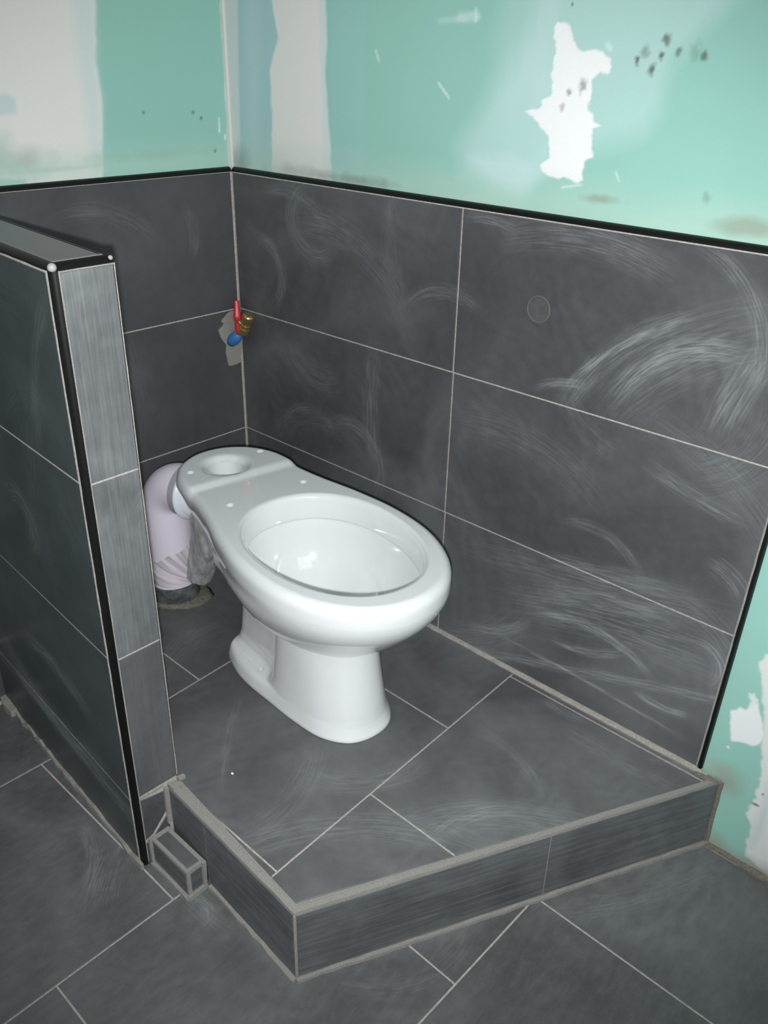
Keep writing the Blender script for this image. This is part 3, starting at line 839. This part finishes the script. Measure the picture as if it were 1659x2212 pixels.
# risers
def riser(p, q, cuts, mat, z0=ZF + .007, z1=-.0055):
    p, q = Vector((*p, 0)), Vector((*q, 0))
    d = (q - p); L = d.length; d.normalize()
    n_ = Vector((d.y, -d.x, 0))                 # outwards
    mp = lambda c, dep: tuple(p + d*c[0] + n_*(0.0 - dep) + Vector((0, 0, c[1])))
    ks = [0.003] + [c for c in cuts] + [L - .003]
    for a_, b_ in zip(ks, ks[1:]):
        tile([(a_, z0), (b_, z0), (b_, z1), (a_, z1)], mp, mat, plat, 0.0025, 0.007)
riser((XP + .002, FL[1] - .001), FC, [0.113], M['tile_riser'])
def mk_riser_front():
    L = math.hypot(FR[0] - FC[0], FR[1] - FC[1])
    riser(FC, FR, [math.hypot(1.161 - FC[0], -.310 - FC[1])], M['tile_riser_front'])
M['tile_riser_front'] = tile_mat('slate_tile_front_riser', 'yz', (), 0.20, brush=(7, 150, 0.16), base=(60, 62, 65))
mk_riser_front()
# mortar arris strips and feet (front and left edges)
fd = (Vector((*FR, 0)) - Vector((*FC, 0))).normalized(); fn = Vector((fd.y, -fd.x, 0))
ld = (Vector((*FC, 0)) - Vector((XP, FL[1], 0))).normalized(); ln = Vector((ld.y, -ld.x, 0))
def strip(p, q, s, t, ws, wt, mat='mortar', par=plat, j=.22):
    return obj('mortar_strip', bar(p, q, s, t, ws, wt, jit=j), M[mat], par)
v3 = lambda p, z: Vector((p[0], p[1], z))
strip(v3(FC, -.0065) - fn*.0105, v3(FR, -.0065) - fn*.0105, fn, (0, 0, 1), .0098, .0068, j=.06)
strip(v3((XP, FL[1]), -.0065) - ln*.0115, v3(FC, -.0065) - ln*.0115, ln, (0, 0, 1), .0108, .0068, j=.06)
strip(v3(FC, ZF), v3(FR, ZF), fn, (0, 0, 1), .006, .007)
strip(v3((.7235, -.6925), ZF), v3(FC, ZF), ln, (0, 0, 1), .007, .008, j=.35)
strip(v3(FC, ZF) - fd*.001, v3(FC, -.001) - fd*.001, fn - ld*0, ld, .0012, .0022, 'grout', j=.1)
strip(v3(FR, ZF) - fd*.006, v3(FR, -.004) - fd*.006, fn, fd, .0025, .012, 'mortar_brown')
strip(v3((XE0, -.004), .0), v3((FR[0] - .003, -.001), .0), (0, -1, 0), (0, 0, 1), .008, .004, 'mortar_brown')
# lumps where half-height wall, platform and riser meet
strip((XP + .0003, YO_ + PR + .001, .003), (XP + .0003, -.6945, .002), (1, 0, 0), (0, 0, 1), .0012, .0035, par=part)
strip((XP + .0003, -.6955, -.085), (XP + .0003, -.6945, -.001), (1, 0, 0), (0, 1, 0), .004, .0068, par=part)
strip((XP + .0008, -.686, .0004), (XP + .014, -.666, .0004), (1, 0, 0), (0, 0, 1), .014, .004, j=.5)
strip((XP + .0015, -.667, .0004), (XP + .004, -.655, .0004), (1, 0, 0), (0, 0, 1), .010, .007, j=.3)

# ------------------------------------------------------------------ little tiled box at the corner of the step
BX0, BX1, BY0, BY1, BZ = XP + .001, .715, -.7325, -.7035, -.0915
bt_ = empty('tiled_block', ((BX0 + BX1)/2, (BY0 + BY1)/2, ZF))
tag(bt_, 'small tiled block in grey mortar on the floor between partition end and platform', 'block')
obj('mortar_bed', box_bm(BX0, BX1, BY0, BY1 + .0085, ZF + .001, BZ - .0015), M['mortar'], bt_)
tile([(BX0 + .010, BY0 + .0055), (BX1 - .006, BY0 + .0055), (BX1 - .005, BY1 + .001), (BX0 + .010, BY1 + .001)], lambda p, d: (p[0], p[1], BZ - d), M['tile_plat'], bt_, 0.001, .006)
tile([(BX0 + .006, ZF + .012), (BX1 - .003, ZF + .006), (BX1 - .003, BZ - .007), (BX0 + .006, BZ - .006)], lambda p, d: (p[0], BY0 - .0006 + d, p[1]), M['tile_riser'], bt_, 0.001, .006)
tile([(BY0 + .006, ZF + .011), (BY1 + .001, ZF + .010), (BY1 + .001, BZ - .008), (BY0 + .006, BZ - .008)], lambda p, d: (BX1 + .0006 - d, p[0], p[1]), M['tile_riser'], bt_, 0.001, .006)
strip((BX0, BY0, ZF), (BX1 + .004, BY0, ZF), (0, -1, 0), (0, 0, 1), .007, .006, par=bt_)
strip((BX1, BY0 - .004, ZF), (BX1, BY1 + .0065, ZF), (1, 0, 0), (0, 0, 1), .0065, .007, par=bt_, j=.4)
strip((BX1 - .003, BY1 + .001, ZF), (BX1 - .001, BY1 + .001, BZ), (1, 0, 0), (0, 1, 0), .006, .0065, par=bt_)
strip((BX0, BY0 + .002, ZF), (BX0, BY0 + .002, BZ), (1, 0, 0), (0, -1, 0), .005, .006, par=bt_)

# ------------------------------------------------------------------ lower floor
fl_ = box_bm(-.02, 1.64, -1.32, 0.01, ZF - .06, ZF - .0014)
bmesh.ops.recalc_face_normals(fl_, faces=fl_.faces[:])
me = bpy.data.meshes.new('floor'); fl_.to_mesh(me); fl_.free()
floor = link('floor', me, M['grout'])
tag(floor, 'lower floor of large dark slate tiles with thin light joints', kind='structure')
mapF = lambda p, d: (p[0], p[1], ZF - d)
def frow(x0, x1, ys):
    ys = [.0] + ys + [-1.31]
    for a_, b_ in zip(ys, ys[1:]):
        tile([(x0, b_), (x1, b_), (x1, a_), (x0, a_)], mapF, M['tile_floor'], floor, 0.0035, .0013 + .006)
frow(0.0, 0.235, [-.555, -1.0])
frow(0.235, 0.696, [-.316, -.753, -1.19])
frow(0.696, 1.144, [-.10, -.5365, -.970])
frow(1.144, 1.595, [-.314, -.751, -1.19])
frow(1.595, 1.63, [-.60])
obj('mortar_strip', bar((FR[0], 0.010, ZF), (1.63, 0.010, ZF), (0, -1, 0), (0, 0, 1), .012, .004, jit=.4), M['mortar_brown'], floor)

# ------------------------------------------------------------------ toilet
ANG = math.radians(-9.4)
TO = Vector((0.284, -0.276, 0.0004))
toilet = empty('toilet', (TO.x + .28*math.cos(ANG), TO.y + .28*math.sin(ANG), TO.z))
tag(toilet, 'white glazed ceramic toilet pan without seat or cistern, standing on the dark platform', 'toilet')
def tw(u, v, z): return Vector((TO.x + u*math.cos(ANG) - v*math.sin(ANG), TO.y + u*math.sin(ANG) + v*math.cos(ANG), z + TO.z))
NSEG = 8
def ring_pts(half):
    pts = [Vector(p) for p in half] + [Vector((p[0], -p[1])) for p in half[-2:0:-1]]
    n = len(pts); out = []
    for i in range(n):
        p0, p1, p2, p3 = pts[i - 1], pts[i], pts[(i + 1) % n], pts[(i + 2) % n]
        t0 = 0; t1 = t0 + max((p1 - p0).length, 1e-5)**.5; t2 = t1 + max((p2 - p1).length, 1e-5)**.5; t3 = t2 + max((p3 - p2).length, 1e-5)**.5
        for k in range(NSEG):
            t = t1 + (t2 - t1)*k/NSEG
            A1 = p0*((t1 - t)/(t1 - t0)) + p1*((t - t0)/(t1 - t0))
            A2 = p1*((t2 - t)/(t2 - t1)) + p2*((t - t1)/(t2 - t1))
            A3 = p2*((t3 - t)/(t3 - t2)) + p3*((t - t2)/(t3 - t2))
            B1 = A1*((t2 - t)/(t2 - t0)) + A2*((t - t0)/(t2 - t0))
            B2 = A2*((t3 - t)/(t3 - t1)) + A3*((t - t1)/(t3 - t1))
            out.append(B1*((t2 - t)/(t2 - t1)) + B2*((t - t1)/(t2 - t1)))
    return out
def off(r, d):
    n = len(r); out = []
    for i in range(n):
        t = (r[(i + 1) % n] - r[i - 1]); t.normalize()
        nn = Vector((-t.y, t.x))           # ring runs back -> +v side -> front: outward is (-t.y, t.x)
        out.append(r[i] + nn*d)
    return out
TOPH = [(-.086,0),(-.077,.045),(-.045,.089),(.0,.115),(.045,.124),(.09,.125),(.16,.137),(.25,.159),(.36,.175),(.47,.167),(.56,.128),(.612,.072),(.630,0)]
L343 = [(-.058,0),(-.052,.036),(-.026,.076),(.009,.103),(.047,.119),(.09,.1235)] + TOPH[6:]
L325 = [(-.042,0),(-.037,.034),(-.016,.068),(.013,.094),(.048,.110),(.093,.117),(.163,.132),(.25,.154),(.36,.171),(.47,.163),(.556,.125),(.606,.070),(.624,0)]
L300 = [(-.030,0),(-.022,.035),(0,.065),(.032,.086),(.068,.097),(.11,.105),(.17,.122),(.25,.152),(.36,.168),(.465,.155),(.545,.118),(.592,.066),(.609,0)]
L270 = [(.02,0),(.026,.03),(.042,.050),(.066,.064),(.098,.074),(.135,.086),(.19,.107),(.26,.138),(.36,.157),(.455,.141),(.526,.106),(.568,.059),(.583,0)]
L240 = [(.065,0),(.07,.028),(.082,.045),(.10,.055),(.125,.063),(.155,.073),(.2,.093),(.27,.121),(.36,.138),(.44,.124),(.502,.092),(.539,.051),(.552,0)]
L215 = [(.085,0),(.09,.027),(.1,.043),(.115,.052),(.14,.057),(.17,.062),(.21,.071),(.275,.093),(.355,.113),(.425,.105),(.478,.078),(.510,.043),(.521,0)]
L202 = [(.092,0),(.097,.026),(.106,.041),(.12,.050),(.145,.054),(.175,.057),(.215,.063),(.272,.079),(.35,.099),(.414,.092),(.462,.069),(.492,.038),(.502,0)]
L196 = [(.097,0),(.102,.024),(.11,.036),(.125,.044),(.15,.048),(.18,.050),(.215,.054),(.27,.066),(.345,.086),(.402,.080),(.445,.060),(.474,.033),(.483,0)]
base_ring = ring_pts(TOPH)
NR = len(base_ring)
def padz(u):                                   # the cistern seat stands a little proud
    t = min(max((.088 - u)/.028, 0), 1)
    return .006*t*t*(3 - 2*t)
# inner opening
IC = (.390, .0); IA, IB = .187, .137
def inner_ring(a, b, cx=IC[0], ex=2.15):
    out = []
    for p in base_ring:
        an = math.atan2(p.y/b, (p.x - cx)/a)
        c, s = math.cos(an), math.sin(an)
        k = (abs(c)**ex + abs(s)**ex)**(-1/ex)
        egg = 1 - .05*c                         # slightly narrower at the front
        out.append(Vector((cx + a*c*k, b*s*k*egg)))
    return out
def add_ring(bm, r, z, pad=0.0):
    return [bm.verts.new(tw(p.x, p.y, z + pad*padz(p.x))) for p in r]
def funnel(u, v):
    d = math.hypot(u - .012, v + .008)
    return -.010*math.exp(-(max(d - .034, 0)/.011)**2)
bm = bmesh.new()
rings = []
# underside / outside from the lip upwards
inner_bot = ring_pts(L196)
seq = [(inner_bot, .1950, 0), (ring_pts(L202), .2015, 0), (ring_pts(L215), .214, 0), (ring_pts(L240), .240, 0), (ring_pts(L270), .270, 0), (ring_pts(L300), .298, 0),
       (ring_pts(L325), .322, 0), (ring_pts(L343), .343, 0), (base_ring, .358, .5)]
for k in range(1, 8):
    a = k/7*math.pi/2
    d = .016*(1 - math.cos(a)); seq.append((off(base_ring, -d), .3595 + .0185*math.sin(a), .5 + .5*math.sin(a)))
# smooth the outside by interpolating between the listed sections (Catmull-Rom in z)
dense = []
for i in range(len(seq) - 1):
    r0, r1, r2_, r3 = seq[max(i - 1, 0)], seq[i], seq[i + 1], seq[min(i + 2, len(seq) - 1)]
    m_ = 4 if 1 <= i <= 6 else 1
    for k in range(m_):
        t = k/m_
        def cr(a, b, c, d): return 0.5*((2*b) + (-a + c)*t + (2*a - 5*b + 4*c - d)*t*t + (-a + 3*b - 3*c + d)*t**3)
        rr = [Vector((cr(a.x, b.x, c.x, d.x), cr(a.y, b.y, c.y, d.y))) for a, b, c, d in zip(r0[0], r1[0], r2_[0], r3[0])] if m_ > 1 else r1[0]
        zz = cr(r0[1], r1[1], r2_[1], r3[1]) if m_ > 1 else r1[1]
        dense.append((rr, zz, r1[2]))
dense.append(seq[-1])
for r, z, pd in dense: rings.append(add_ring(bm, r, z, pd))
# deck
deck_out = seq[-1][0]
inn = inner_ring(IA + .010, IB + .010)
ND = 56
for k in range(1, ND + 1):
    t = k/ND
    rr = []
    for p, q in zip(deck_out, inn):
        s_ = p.lerp(q, t)
        rr.append(bm.verts.new(tw(s_.x, s_.y, .378 + padz(s_.x) + funnel(s_.x, s_.y)*(1 if s_.x < .1 else 0))))
    rings.append(rr)
# rolled inner edge, the vertical band, its lip and the bowl
for a, dz in [(.0065, -.001), (.0035, -.003), (.0012, -.0065), (0, -.012), (-.002, -.030), (-.0045, -.046), (-.004, -.0495), (-.001, -.052), (.004, -.050), (.009, -.047)]:
    rings.append(add_ring(bm, inner_ring(IA + a, IB + a), .378 + dz))
for t, z in [(.985, .325), (.955, .300), (.90, .272), (.81, .246), (.68, .224), (.52, .206), (.38, .190), (.28, .172)]:
    rr = inner_ring((IA + .009)*t, (IB + .009)*t, IC[0] - (1 - t)*.055, 2.0)
    rings.append(add_ring(bm, rr, z))
rr = inner_ring(.045, .040, IC[0] - .045, 2.0)
rings.append(add_ring(bm, rr, .160))
for A, B in zip(rings, rings[1:]):
    for i in range(NR):
        bm.faces.new((A[i], A[(i + 1) % NR], B[(i + 1) % NR], B[i]))
bm.faces.new(rings[-1])
bm.faces.new(rings[0][::-1])
bowl = obj('bowl', bm, M['ceramic'], toilet, smooth=True)
# bolt holes and flush inlet
def cut(target, cyls):
    cb = bmesh.new()
    for c, r, depth in cyls:
        bmesh.ops.create_cone(cb, cap_ends=True, segments=40, radius1=r*.97, radius2=r*1.0, depth=depth, matrix=Matrix.Translation(c))
    cme = bpy.data.meshes.new('cutter'); cb.to_mesh(cme); cb.free()
    co = bpy.data.objects.new('cutter', cme); C.objects.link(co)
    md = target.modifiers.new('b', 'BOOLEAN'); md.operation = 'DIFFERENCE'; md.object = co; md.solver = 'EXACT'
    bpy.context.view_layer.update()
    dg = bpy.context.evaluated_depsgraph_get()
    nm = bpy.data.meshes.new_from_object(target.evaluated_get(dg))
    target.modifiers.clear()
    target.data = nm
    bpy.data.objects.remove(co)
    nm.name = target.name
    nm.polygons.foreach_set('use_smooth', [True]*len(nm.polygons))
    nm.set_sharp_from_angle(angle=math.radians(48))
cut(bowl, [(tw(.012, -.008, .370), .036, .085), (tw(.006, -.084, .390), .0085, .05), (tw(-.006, .084, .390), .0085, .05),
           (tw(.168, -.083, .385), .0085, .05), (tw(.163, .084, .385), .0085, .05)])
# pedestal
PD = [
 (.1945, [(.098,0),(.102,.026),(.110,.042),(.125,.050),(.152,.054),(.19,.055),(.235,.056),(.268,.058),(.290,.078),(.36,.081),(.42,.064),(.455,.036),(.464,0)]),
 (.150, [(.090,0),(.094,.027),(.103,.044),(.118,.053),(.15,.057),(.19,.058),(.238,.058),(.272,.060),(.292,.082),(.365,.084),(.426,.067),(.462,.037),(.472,0)]),
 (.100, [(.087,0),(.091,.028),(.100,.046),(.116,.055),(.148,.058),(.19,.059),(.236,.059),(.270,.062),(.289,.085),(.366,.086),(.431,.070),(.469,.039),(.480,0)]),
 (.055, [(.084,0),(.088,.030),(.098,.050),(.114,.059),(.146,.062),(.188,.062),(.230,.063),(.262,.068),(.283,.088),(.366,.0895),(.436,.0735),(.476,.041),(.4875,0)]),
 (.040, [(.082,0),(.086,.032),(.096,.054),(.112,.064),(.145,.067),(.185,.067),(.228,.068),(.256,.074),(.280,.0905),(.366,.091),(.438,.0745),(.478,.042),(.490,0)]),
 (.033, [(.080,0),(.084,.035),(.094,.060),(.110,.074),(.144,.078),(.182,.079),(.225,.080),(.253,.084),(.279,.093),(.366,.0918),(.439,.075),(.4795,.0425),(.4912,0)]),
 (.030, [(.079,0),(.083,.037),(.093,.065),(.109,.083),(.143,.093),(.18,.097),(.224,.098),(.252,.097),(.280,.096),(.367,.0922),(.440,.0755),(.480,.0428),(.4918,0)]),
 (.025, [(.078,0),(.082,.038),(.092,.067),(.108,.086),(.142,.097),(.18,.102),(.224,.103),(.252,.101),(.283,.0985),(.367,.0930),(.441,.0765),(.481,.0435),(.4928,0)]),
 (.012, [(.076,0),(.080,.040),(.090,.069),(.106,.089),(.140,.100),(.18,.106),(.224,.107),(.255,.105),(.287,.102),(.368,.0952),(.444,.079),(.486,.0455),(.4975,0)]),
 (.002, [(.075,0),(.079,.040),(.089,.070),(.105,.090),(.140,.101),(.18,.108),(.224,.109),(.255,.107),(.289,.104),(.369,.0975),(.448,.081),(.491,.047),(.503,0)]),
 (.000, [(.076,0),(.080,.039),(.090,.069),(.106,.089),(.140,.100),(.18,.107),(.224,.108),(.255,.106),(.288,.103),(.368,.0965),(.447,.080),(.490,.0465),(.502,0)]),
]
ANG2 = math.radians(-8.0)
def tp(u, v, z): return Vector((TO.x + u*math.cos(ANG2) - v*math.sin(ANG2), TO.y + u*math.sin(ANG2) + v*math.cos(ANG2), z + TO.z))
SH = [.013, .013, .013, .012, .011, .009, .008, .008, .007, .003, 0, 0, 0]
PD = [(z, [(p[0] + d, p[1]) for p, d in zip(h, SH)]) for z, h in PD]
bm = bmesh.new()
rs = [ring_pts(h) for z, h in PD]
rings = []
for i in range(len(PD) - 1):
    m_ = 6 if i < 4 else 2
    i0, i3 = max(i - 1, 0), min(i + 2, len(PD) - 1)
    for k in range(m_):
        t = k/m_
        rings.append([bm.verts.new(tp(a.x + (b.x - a.x)*t, a.y + (b.y - a.y)*t, PD[i][0] + (PD[i + 1][0] - PD[i][0])*t)) for a, b in zip(rs[i], rs[i + 1])])
rings.append([bm.verts.new(tp(a.x, a.y, 0)) for a in rs[-1]])
for A, B in zip(rings, rings[1:]):
    for i in range(NR): bm.faces.new((A[i], A[(i + 1) % NR], B[(i + 1) % NR], B[i]))
bm.faces.new(rings[0]); bm.faces.new(rings[-1][::-1])
ped = obj('pedestal', bm, M['ceramic'], toilet, smooth=True)
cut(ped, [(tp(.238, -.083, .02), .0062, .05), (tp(.238, .083, .02), .0058, .05)])
ped.data.set_sharp_from_angle(angle=math.radians(60))
# outlet spigot pointing backwards
path, rad = [], []
for uu, rr in [(.14, .050), (.09, .051), (.06, .052), (.036, .053), (.024, .055), (.018, .0555), (.014, .054), (.013, .050), (.018, .047), (.06, .044)]:
    path.append(tw(uu, 0, .180)); rad.append(rr)
bm = bmesh.new()
rings = []
ax_v = (tw(0, 1, 0) - tw(0, 0, 0))
for p, r in zip(path, rad):
    rings.append([bm.verts.new(p + ax_v*r*math.cos(2*math.pi*k/40) + Vector((0, 0, r*math.sin(2*math.pi*k/40)))) for k in range(40)])
for A, B in zip(rings, rings[1:]):
    for k in range(40): bm.faces.new((A[k], A[(k + 1) % 40], B[(k + 1) % 40], B[k]))
bm.faces.new(rings[0][::-1]); bm.faces.new(rings[-1])
obj('outlet_spigot', bm, M['ceramic'], toilet, smooth=True, sharp=50)

# ------------------------------------------------------------------ waste pipe
PC = Vector((.111, -.322, 0))
wp_ = empty('waste_pipe', PC)
tag(wp_, 'lilac grey plastic waste pipe elbow rising behind the toilet, its foot wrapped in film', 'pipe')
pd_ = Vector((math.cos(math.radians(12)), math.sin(math.radians(12)), 0))      # direction of the mouth
RB = .058
ZE = .236
path = [PC + Vector((0, 0, .040)), PC + Vector((0, 0, .10)), PC + Vector((0, 0, .17)), PC + Vector((0, 0, ZE - .01))]
for k in range(0, 13):
    a = k/12*math.pi/2
    path.append(PC + Vector((0, 0, ZE)) + pd_*RB*(1 - math.cos(a)) + Vector((0, 0, RB*math.sin(a))))
path.append(path[-1] + pd_*.010)
obj('pipe_elbow', tube(path, .054, 48), M['pvc'], wp_, smooth=True, sharp=60)
e0 = path[-1]
def disc_stack(items, mat, name):
    bm = bmesh.new()
    tube([e0 + pd_*d for d, r in items], [r for d, r in items], 48, bm)
    return obj(name, bm, mat, wp_, smooth=True, sharp=40)
disc_stack([(-.004, .054), (-.003, .0585), (.014, .0585), (.015, .057)], M['seal_grey'], 'seal_ring')
disc_stack([(.0145, .058), (.016, .0625), (.019, .0635), (.022, .0625), (.026, .0570), (.028, .055)], M['pvc_white'], 'flange')
disc_stack([(.026, .0535), (.027, .0545), (.033, .052), (.038, .044), (.040, .034)], M['pvc_white'], 'connector')
# collar at the foot
obj('collar', tube([PC + Vector((0, 0, z)) for z in (0, .002, .044, .047, .0475)], [.0565, .0575, .0575, .0565, .053], 48), M['tape'], wp_, smooth=True, sharp=50)
# rough mortar ring on the tiles
bm = bmesh.new()
rr = []
for k in range(48):
    a = 2*math.pi*k/48
    ex = .012 + .004*math.sin(2*a + 1) + .018*max(0, math.cos(a - .6))**4
    c, s = math.cos(a), math.sin(a)
    rr.append([bm.verts.new((PC.x + c*r, PC.y + s*r, z)) for r, z in [(.050, .0005), (.050, .010 + random.uniform(-.002, .002)), (.062, .008 + random.uniform(-.002, .002)), (.0575 + ex*.6, .004 + random.uniform(-.001, .0015)), (.0575 + ex + random.uniform(-.002, .002), .0005)]])
for k in range(48):
    A, B = rr[k], rr[(k + 1) % 48]
    for i in range(5):
        bm.faces.new((A[i], A[(i + 1) % 5], B[(i + 1) % 5], B[i]))
obj('mortar_ring', bm, M['mortar_ring'], wp_, smooth=True)
# tight film round the lower pipe: folds fan out from where the bag is gathered
bm = bmesh.new()
rings = []
folds = []
NZ, NA = 60, 220
A0 = math.radians(38)
for i in range(NZ + 1):
    ring_ = []
    for k in range(NA):
        a = 2*math.pi*k/NA
        da = (a - A0 + math.pi) % (2*math.pi) - math.pi
        ztop = .128 + .026*math.cos(da) + .003*math.sin(7*a)
        z = .046 + i/NZ*(ztop - .046)
        th = math.atan2(z - .040, -da*.055 + 1e-5)
        rad_ = math.hypot(z - .040, da*.055)
        f = mnoise.noise(Vector((th*6.5, rad_*6, 3.1))) + .5*mnoise.noise(Vector((th*15, rad_*9, 7.7)))
        f = max(0.0, min(1.0, (f + .05)*1.8))
        folds.append(f)
        r = .0550 + .0016*(1 - abs(2*f - 1))
        ring_.append(bm.verts.new((PC.x + r*math.cos(a), PC.y + r*math.sin(a), z)))
    rings.append(ring_)
for A, B in zip(rings, rings[1:]):
    for k in range(NA): bm.faces.new((A[k], A[(k + 1) % NA], B[(k + 1) % NA], B[k]))
fw_ = obj('film_wrap', bm, M['wrap'], wp_, smooth=True)
at = fw_.data.color_attributes.new('Col', 'FLOAT_COLOR', 'POINT')
cc = np.ones((len(folds), 4))
ff = np.array(folds)[:, None]
cc[:, :3] = np.array(srgb(226, 218, 226)[:3])*(1 - ff) + np.array(srgb(172, 164, 170)[:3])*ff
at.data.foreach_set('color', cc.ravel())
# bunched bag hanging from the mouth down beside the pipe
bm = bmesh.new()
mouth = PC + Vector((.140, .018, .310))
p0 = mouth + Vector((-.006, .016, -.040)); 
pts = [(p0 + Vector((-.012, -.020, .010)), .016), (p0 + Vector((-.012, -.022, -.002)), .018), (p0 + Vector((-.014, -.016, -.030)), .025), (p0 + Vector((-.022, -.010, -.065)), .031),
       (p0 + Vector((-.036, -.006, -.105)), .036), (p0 + Vector((-.050, -.004, -.140)), .036), (p0 + Vector((-.066, -.006, -.175)), .033), (p0 + Vector((-.076, -.010, -.205)), .030)]
# resample
path, rad = [], []
for i in range(len(pts) - 1):
    for k in range(10):
        t = k/10
        path.append(pts[i][0].lerp(pts[i + 1][0], t)); rad.append(pts[i][1]*(1 - t) + pts[i + 1][1]*t)
path.append(pts[-1][0]); rad.append(pts[-1][1])
tube(path, rad, 96, bm)
bm.normal_update()
for v in bm.verts:
    c = v.co
    nz = mnoise.noise(c*18)*.008 + abs(mnoise.noise(Vector((c.x*48, c.y*48, c.z*7))))*.009 - .002 + abs(mnoise.noise(Vector((c.x*120, c.y*120, c.z*12))))*.0022
    v.co = c + v.normal*nz
obj('plastic_film', bm, M['film'], wp_, smooth=True)

# ------------------------------------------------------------------ stop valve in the corner
vv = empty('water_valve', (.02, -.03, .545))
tag(vv, 'brass stop valve with red lever and blue sheath in the wall corner above the toilet', 'valve')
# mortar patch on the left wall round the pipe
PATCH = [(-0.0264,0.5993),(0.004,0.6027),(0.0158,0.5717),(0.0192,0.5599),(0.0095,0.5221),(0.0031,0.512),(0.0025,0.504),(-0.003,0.5052),(-0.0069,0.4714),(-0.0225,0.4703),(-0.0433,0.4726),(-0.0462,0.5222),(-0.0627,0.5512),(-0.066,0.5596),(-0.0501,0.573),(-0.0532,0.5846),(-0.0432,0.5915)]
bm = bmesh.new()
from mathutils.geometry import tessellate_polygon
PATCH = [(PATCH[i_][0]*(1 - t_) + PATCH[(i_ + 1) % len(PATCH)][0]*t_ + random.uniform(-.0035, .0035)*(t_ > 0), PATCH[i_][1]*(1 - t_) + PATCH[(i_ + 1) % len(PATCH)][1]*t_ + random.uniform(-.0035, .0035)*(t_ > 0)) for i_ in range(len(PATCH)) for t_ in (0, .33, .66)]
pp_ = [(min(p[0], -.0006) + random.uniform(-.0007, 0), p[1]) for p in PATCH]
ft = [bm.verts.new((.0018 + random.uniform(0, .0012), p[0], p[1])) for p in pp_]
bk = [bm.verts.new((.0001, p[0], p[1])) for p in pp_]
for t_ in tessellate_polygon([[Vector((p[0], p[1], 0)) for p in pp_]]):
    bm.faces.new([ft[q] for q in t_]); bm.faces.new([bk[q] for q in t_][::-1])
for q in range(len(ft)): bm.faces.new((ft[q], ft[(q + 1) % len(ft)], bk[(q + 1) % len(ft)], bk[q]))
obj('mortar_patch', bm, M['mortar'], wall_left)
obj('blue_sheath', tube([(.001, -.031, .528), (.010, -.031, .534), (.020, -.030, .542), (.028, -.029, .551), (.032, -.029, .556)], [.0132, .0142, .0140, .0115, .006], 24), M['blue'], vv, smooth=True)
obj('inlet_pipe', tube([(.024, -.030, .551), (.040, -.030, .562), (.052, -.030, .572)], [.008, .009, .009], 20), M['brass'], vv, smooth=True, sharp=40)
ax = Vector((.022, .0, .042)).normalized()
b0 = Vector((.050, -.030, .562))
prof = [(-.006, .006), (-.004, .0115), (.010, .0120), (.011, .0098), (.016, .0098), (.017, .0118), (.021, .0118), (.022, .0102), (.026, .0102), (.027, .0125), (.029, .0135), (.046, .0135), (.048, .0120)]
obj('valve_body', tube([b0 + ax*d for d, r in prof], [r for d, r in prof], 24), M['brass'], vv, smooth=True, sharp=35)
pr2 = [(.046, .0120), (.0465, .0132), (.0485, .0132), (.0495, .0118), (.0498, .004)]
obj('outlet_cap', tube([b0 + ax*d for d, r in pr2], [r for d, r in pr2], 6), M['brass'], vv)
obj('spindle', tube([(.052, -.030, .574), (.044, -.036, .584), (.042, -.039, .589)], [.006, .0055, .007], 16), M['brass'], vv, smooth=True, sharp=35)
bm = bmesh.new()
lv = [Vector((.038, -.045, .548)), Vector((.038, -.047, .560)), Vector((.039, -.048, .574)), Vector((.039, -.048, .586)), Vector((.036, -.046, .598)), Vector((.033, -.043, .614)), Vector((.031, -.042, .622))]
wdt = [.0060, .0072, .0070, .0095, .0078, .0062, .0066]
lv = [q + Vector((.002, .009, .009)) for q in lv]
for sgn in (0,):
    rr = []
    for p, wd in zip(lv, wdt):
        sd = Vector((.55, .75, 0)).normalized(); th = Vector((.75, -.55, .15)).normalized()
        rr.append([bm.verts.new(p + sd*wd*math.cos(a) + th*.0032*math.sin(a)) for a in [2*math.pi*k/16 for k in range(16)]])
    for A, B in zip(rr, rr[1:]):
        for k in range(16): bm.faces.new((A[k], A[(k + 1) % 16], B[(k + 1) % 16], B[k]))
    bm.faces.new(rr[0][::-1]); bm.faces.new(rr[-1])
lever = obj('lever', bm, M['red'], vv, smooth=True, sharp=60)
lever['label'] = 'red lever handle'
obj('lever_screw', tube([(.043, -.0415, .592), (.045, -.0445, .5925), (.0455, -.0452, .5926)], [.0042, .004, .002], 12), M['red'], lever, smooth=True)

# ------------------------------------------------------------------ crumb on the platform
cp = [(0.6684,-0.5918)][0]
bm = bmesh.new()
bmesh.ops.create_icosphere(bm, subdivisions=2, radius=.0024, matrix=Matrix.Translation((cp[0], cp[1], .0018)))
for v in bm.verts: v.co += Vector((1, 1, .3))*mnoise.noise(v.co*500)*.0009
bmesh.ops.translate(bm, verts=bm.verts[:], vec=(0, 0, -min(v.co.z for v in bm.verts)))
cr_ = obj('plaster_crumb', bm, plain_mat('plaster_crumb', (226, 226, 222), .8), None)
tag(cr_, 'tiny white plaster crumb lying on the dark platform in front of the toilet', 'crumb')
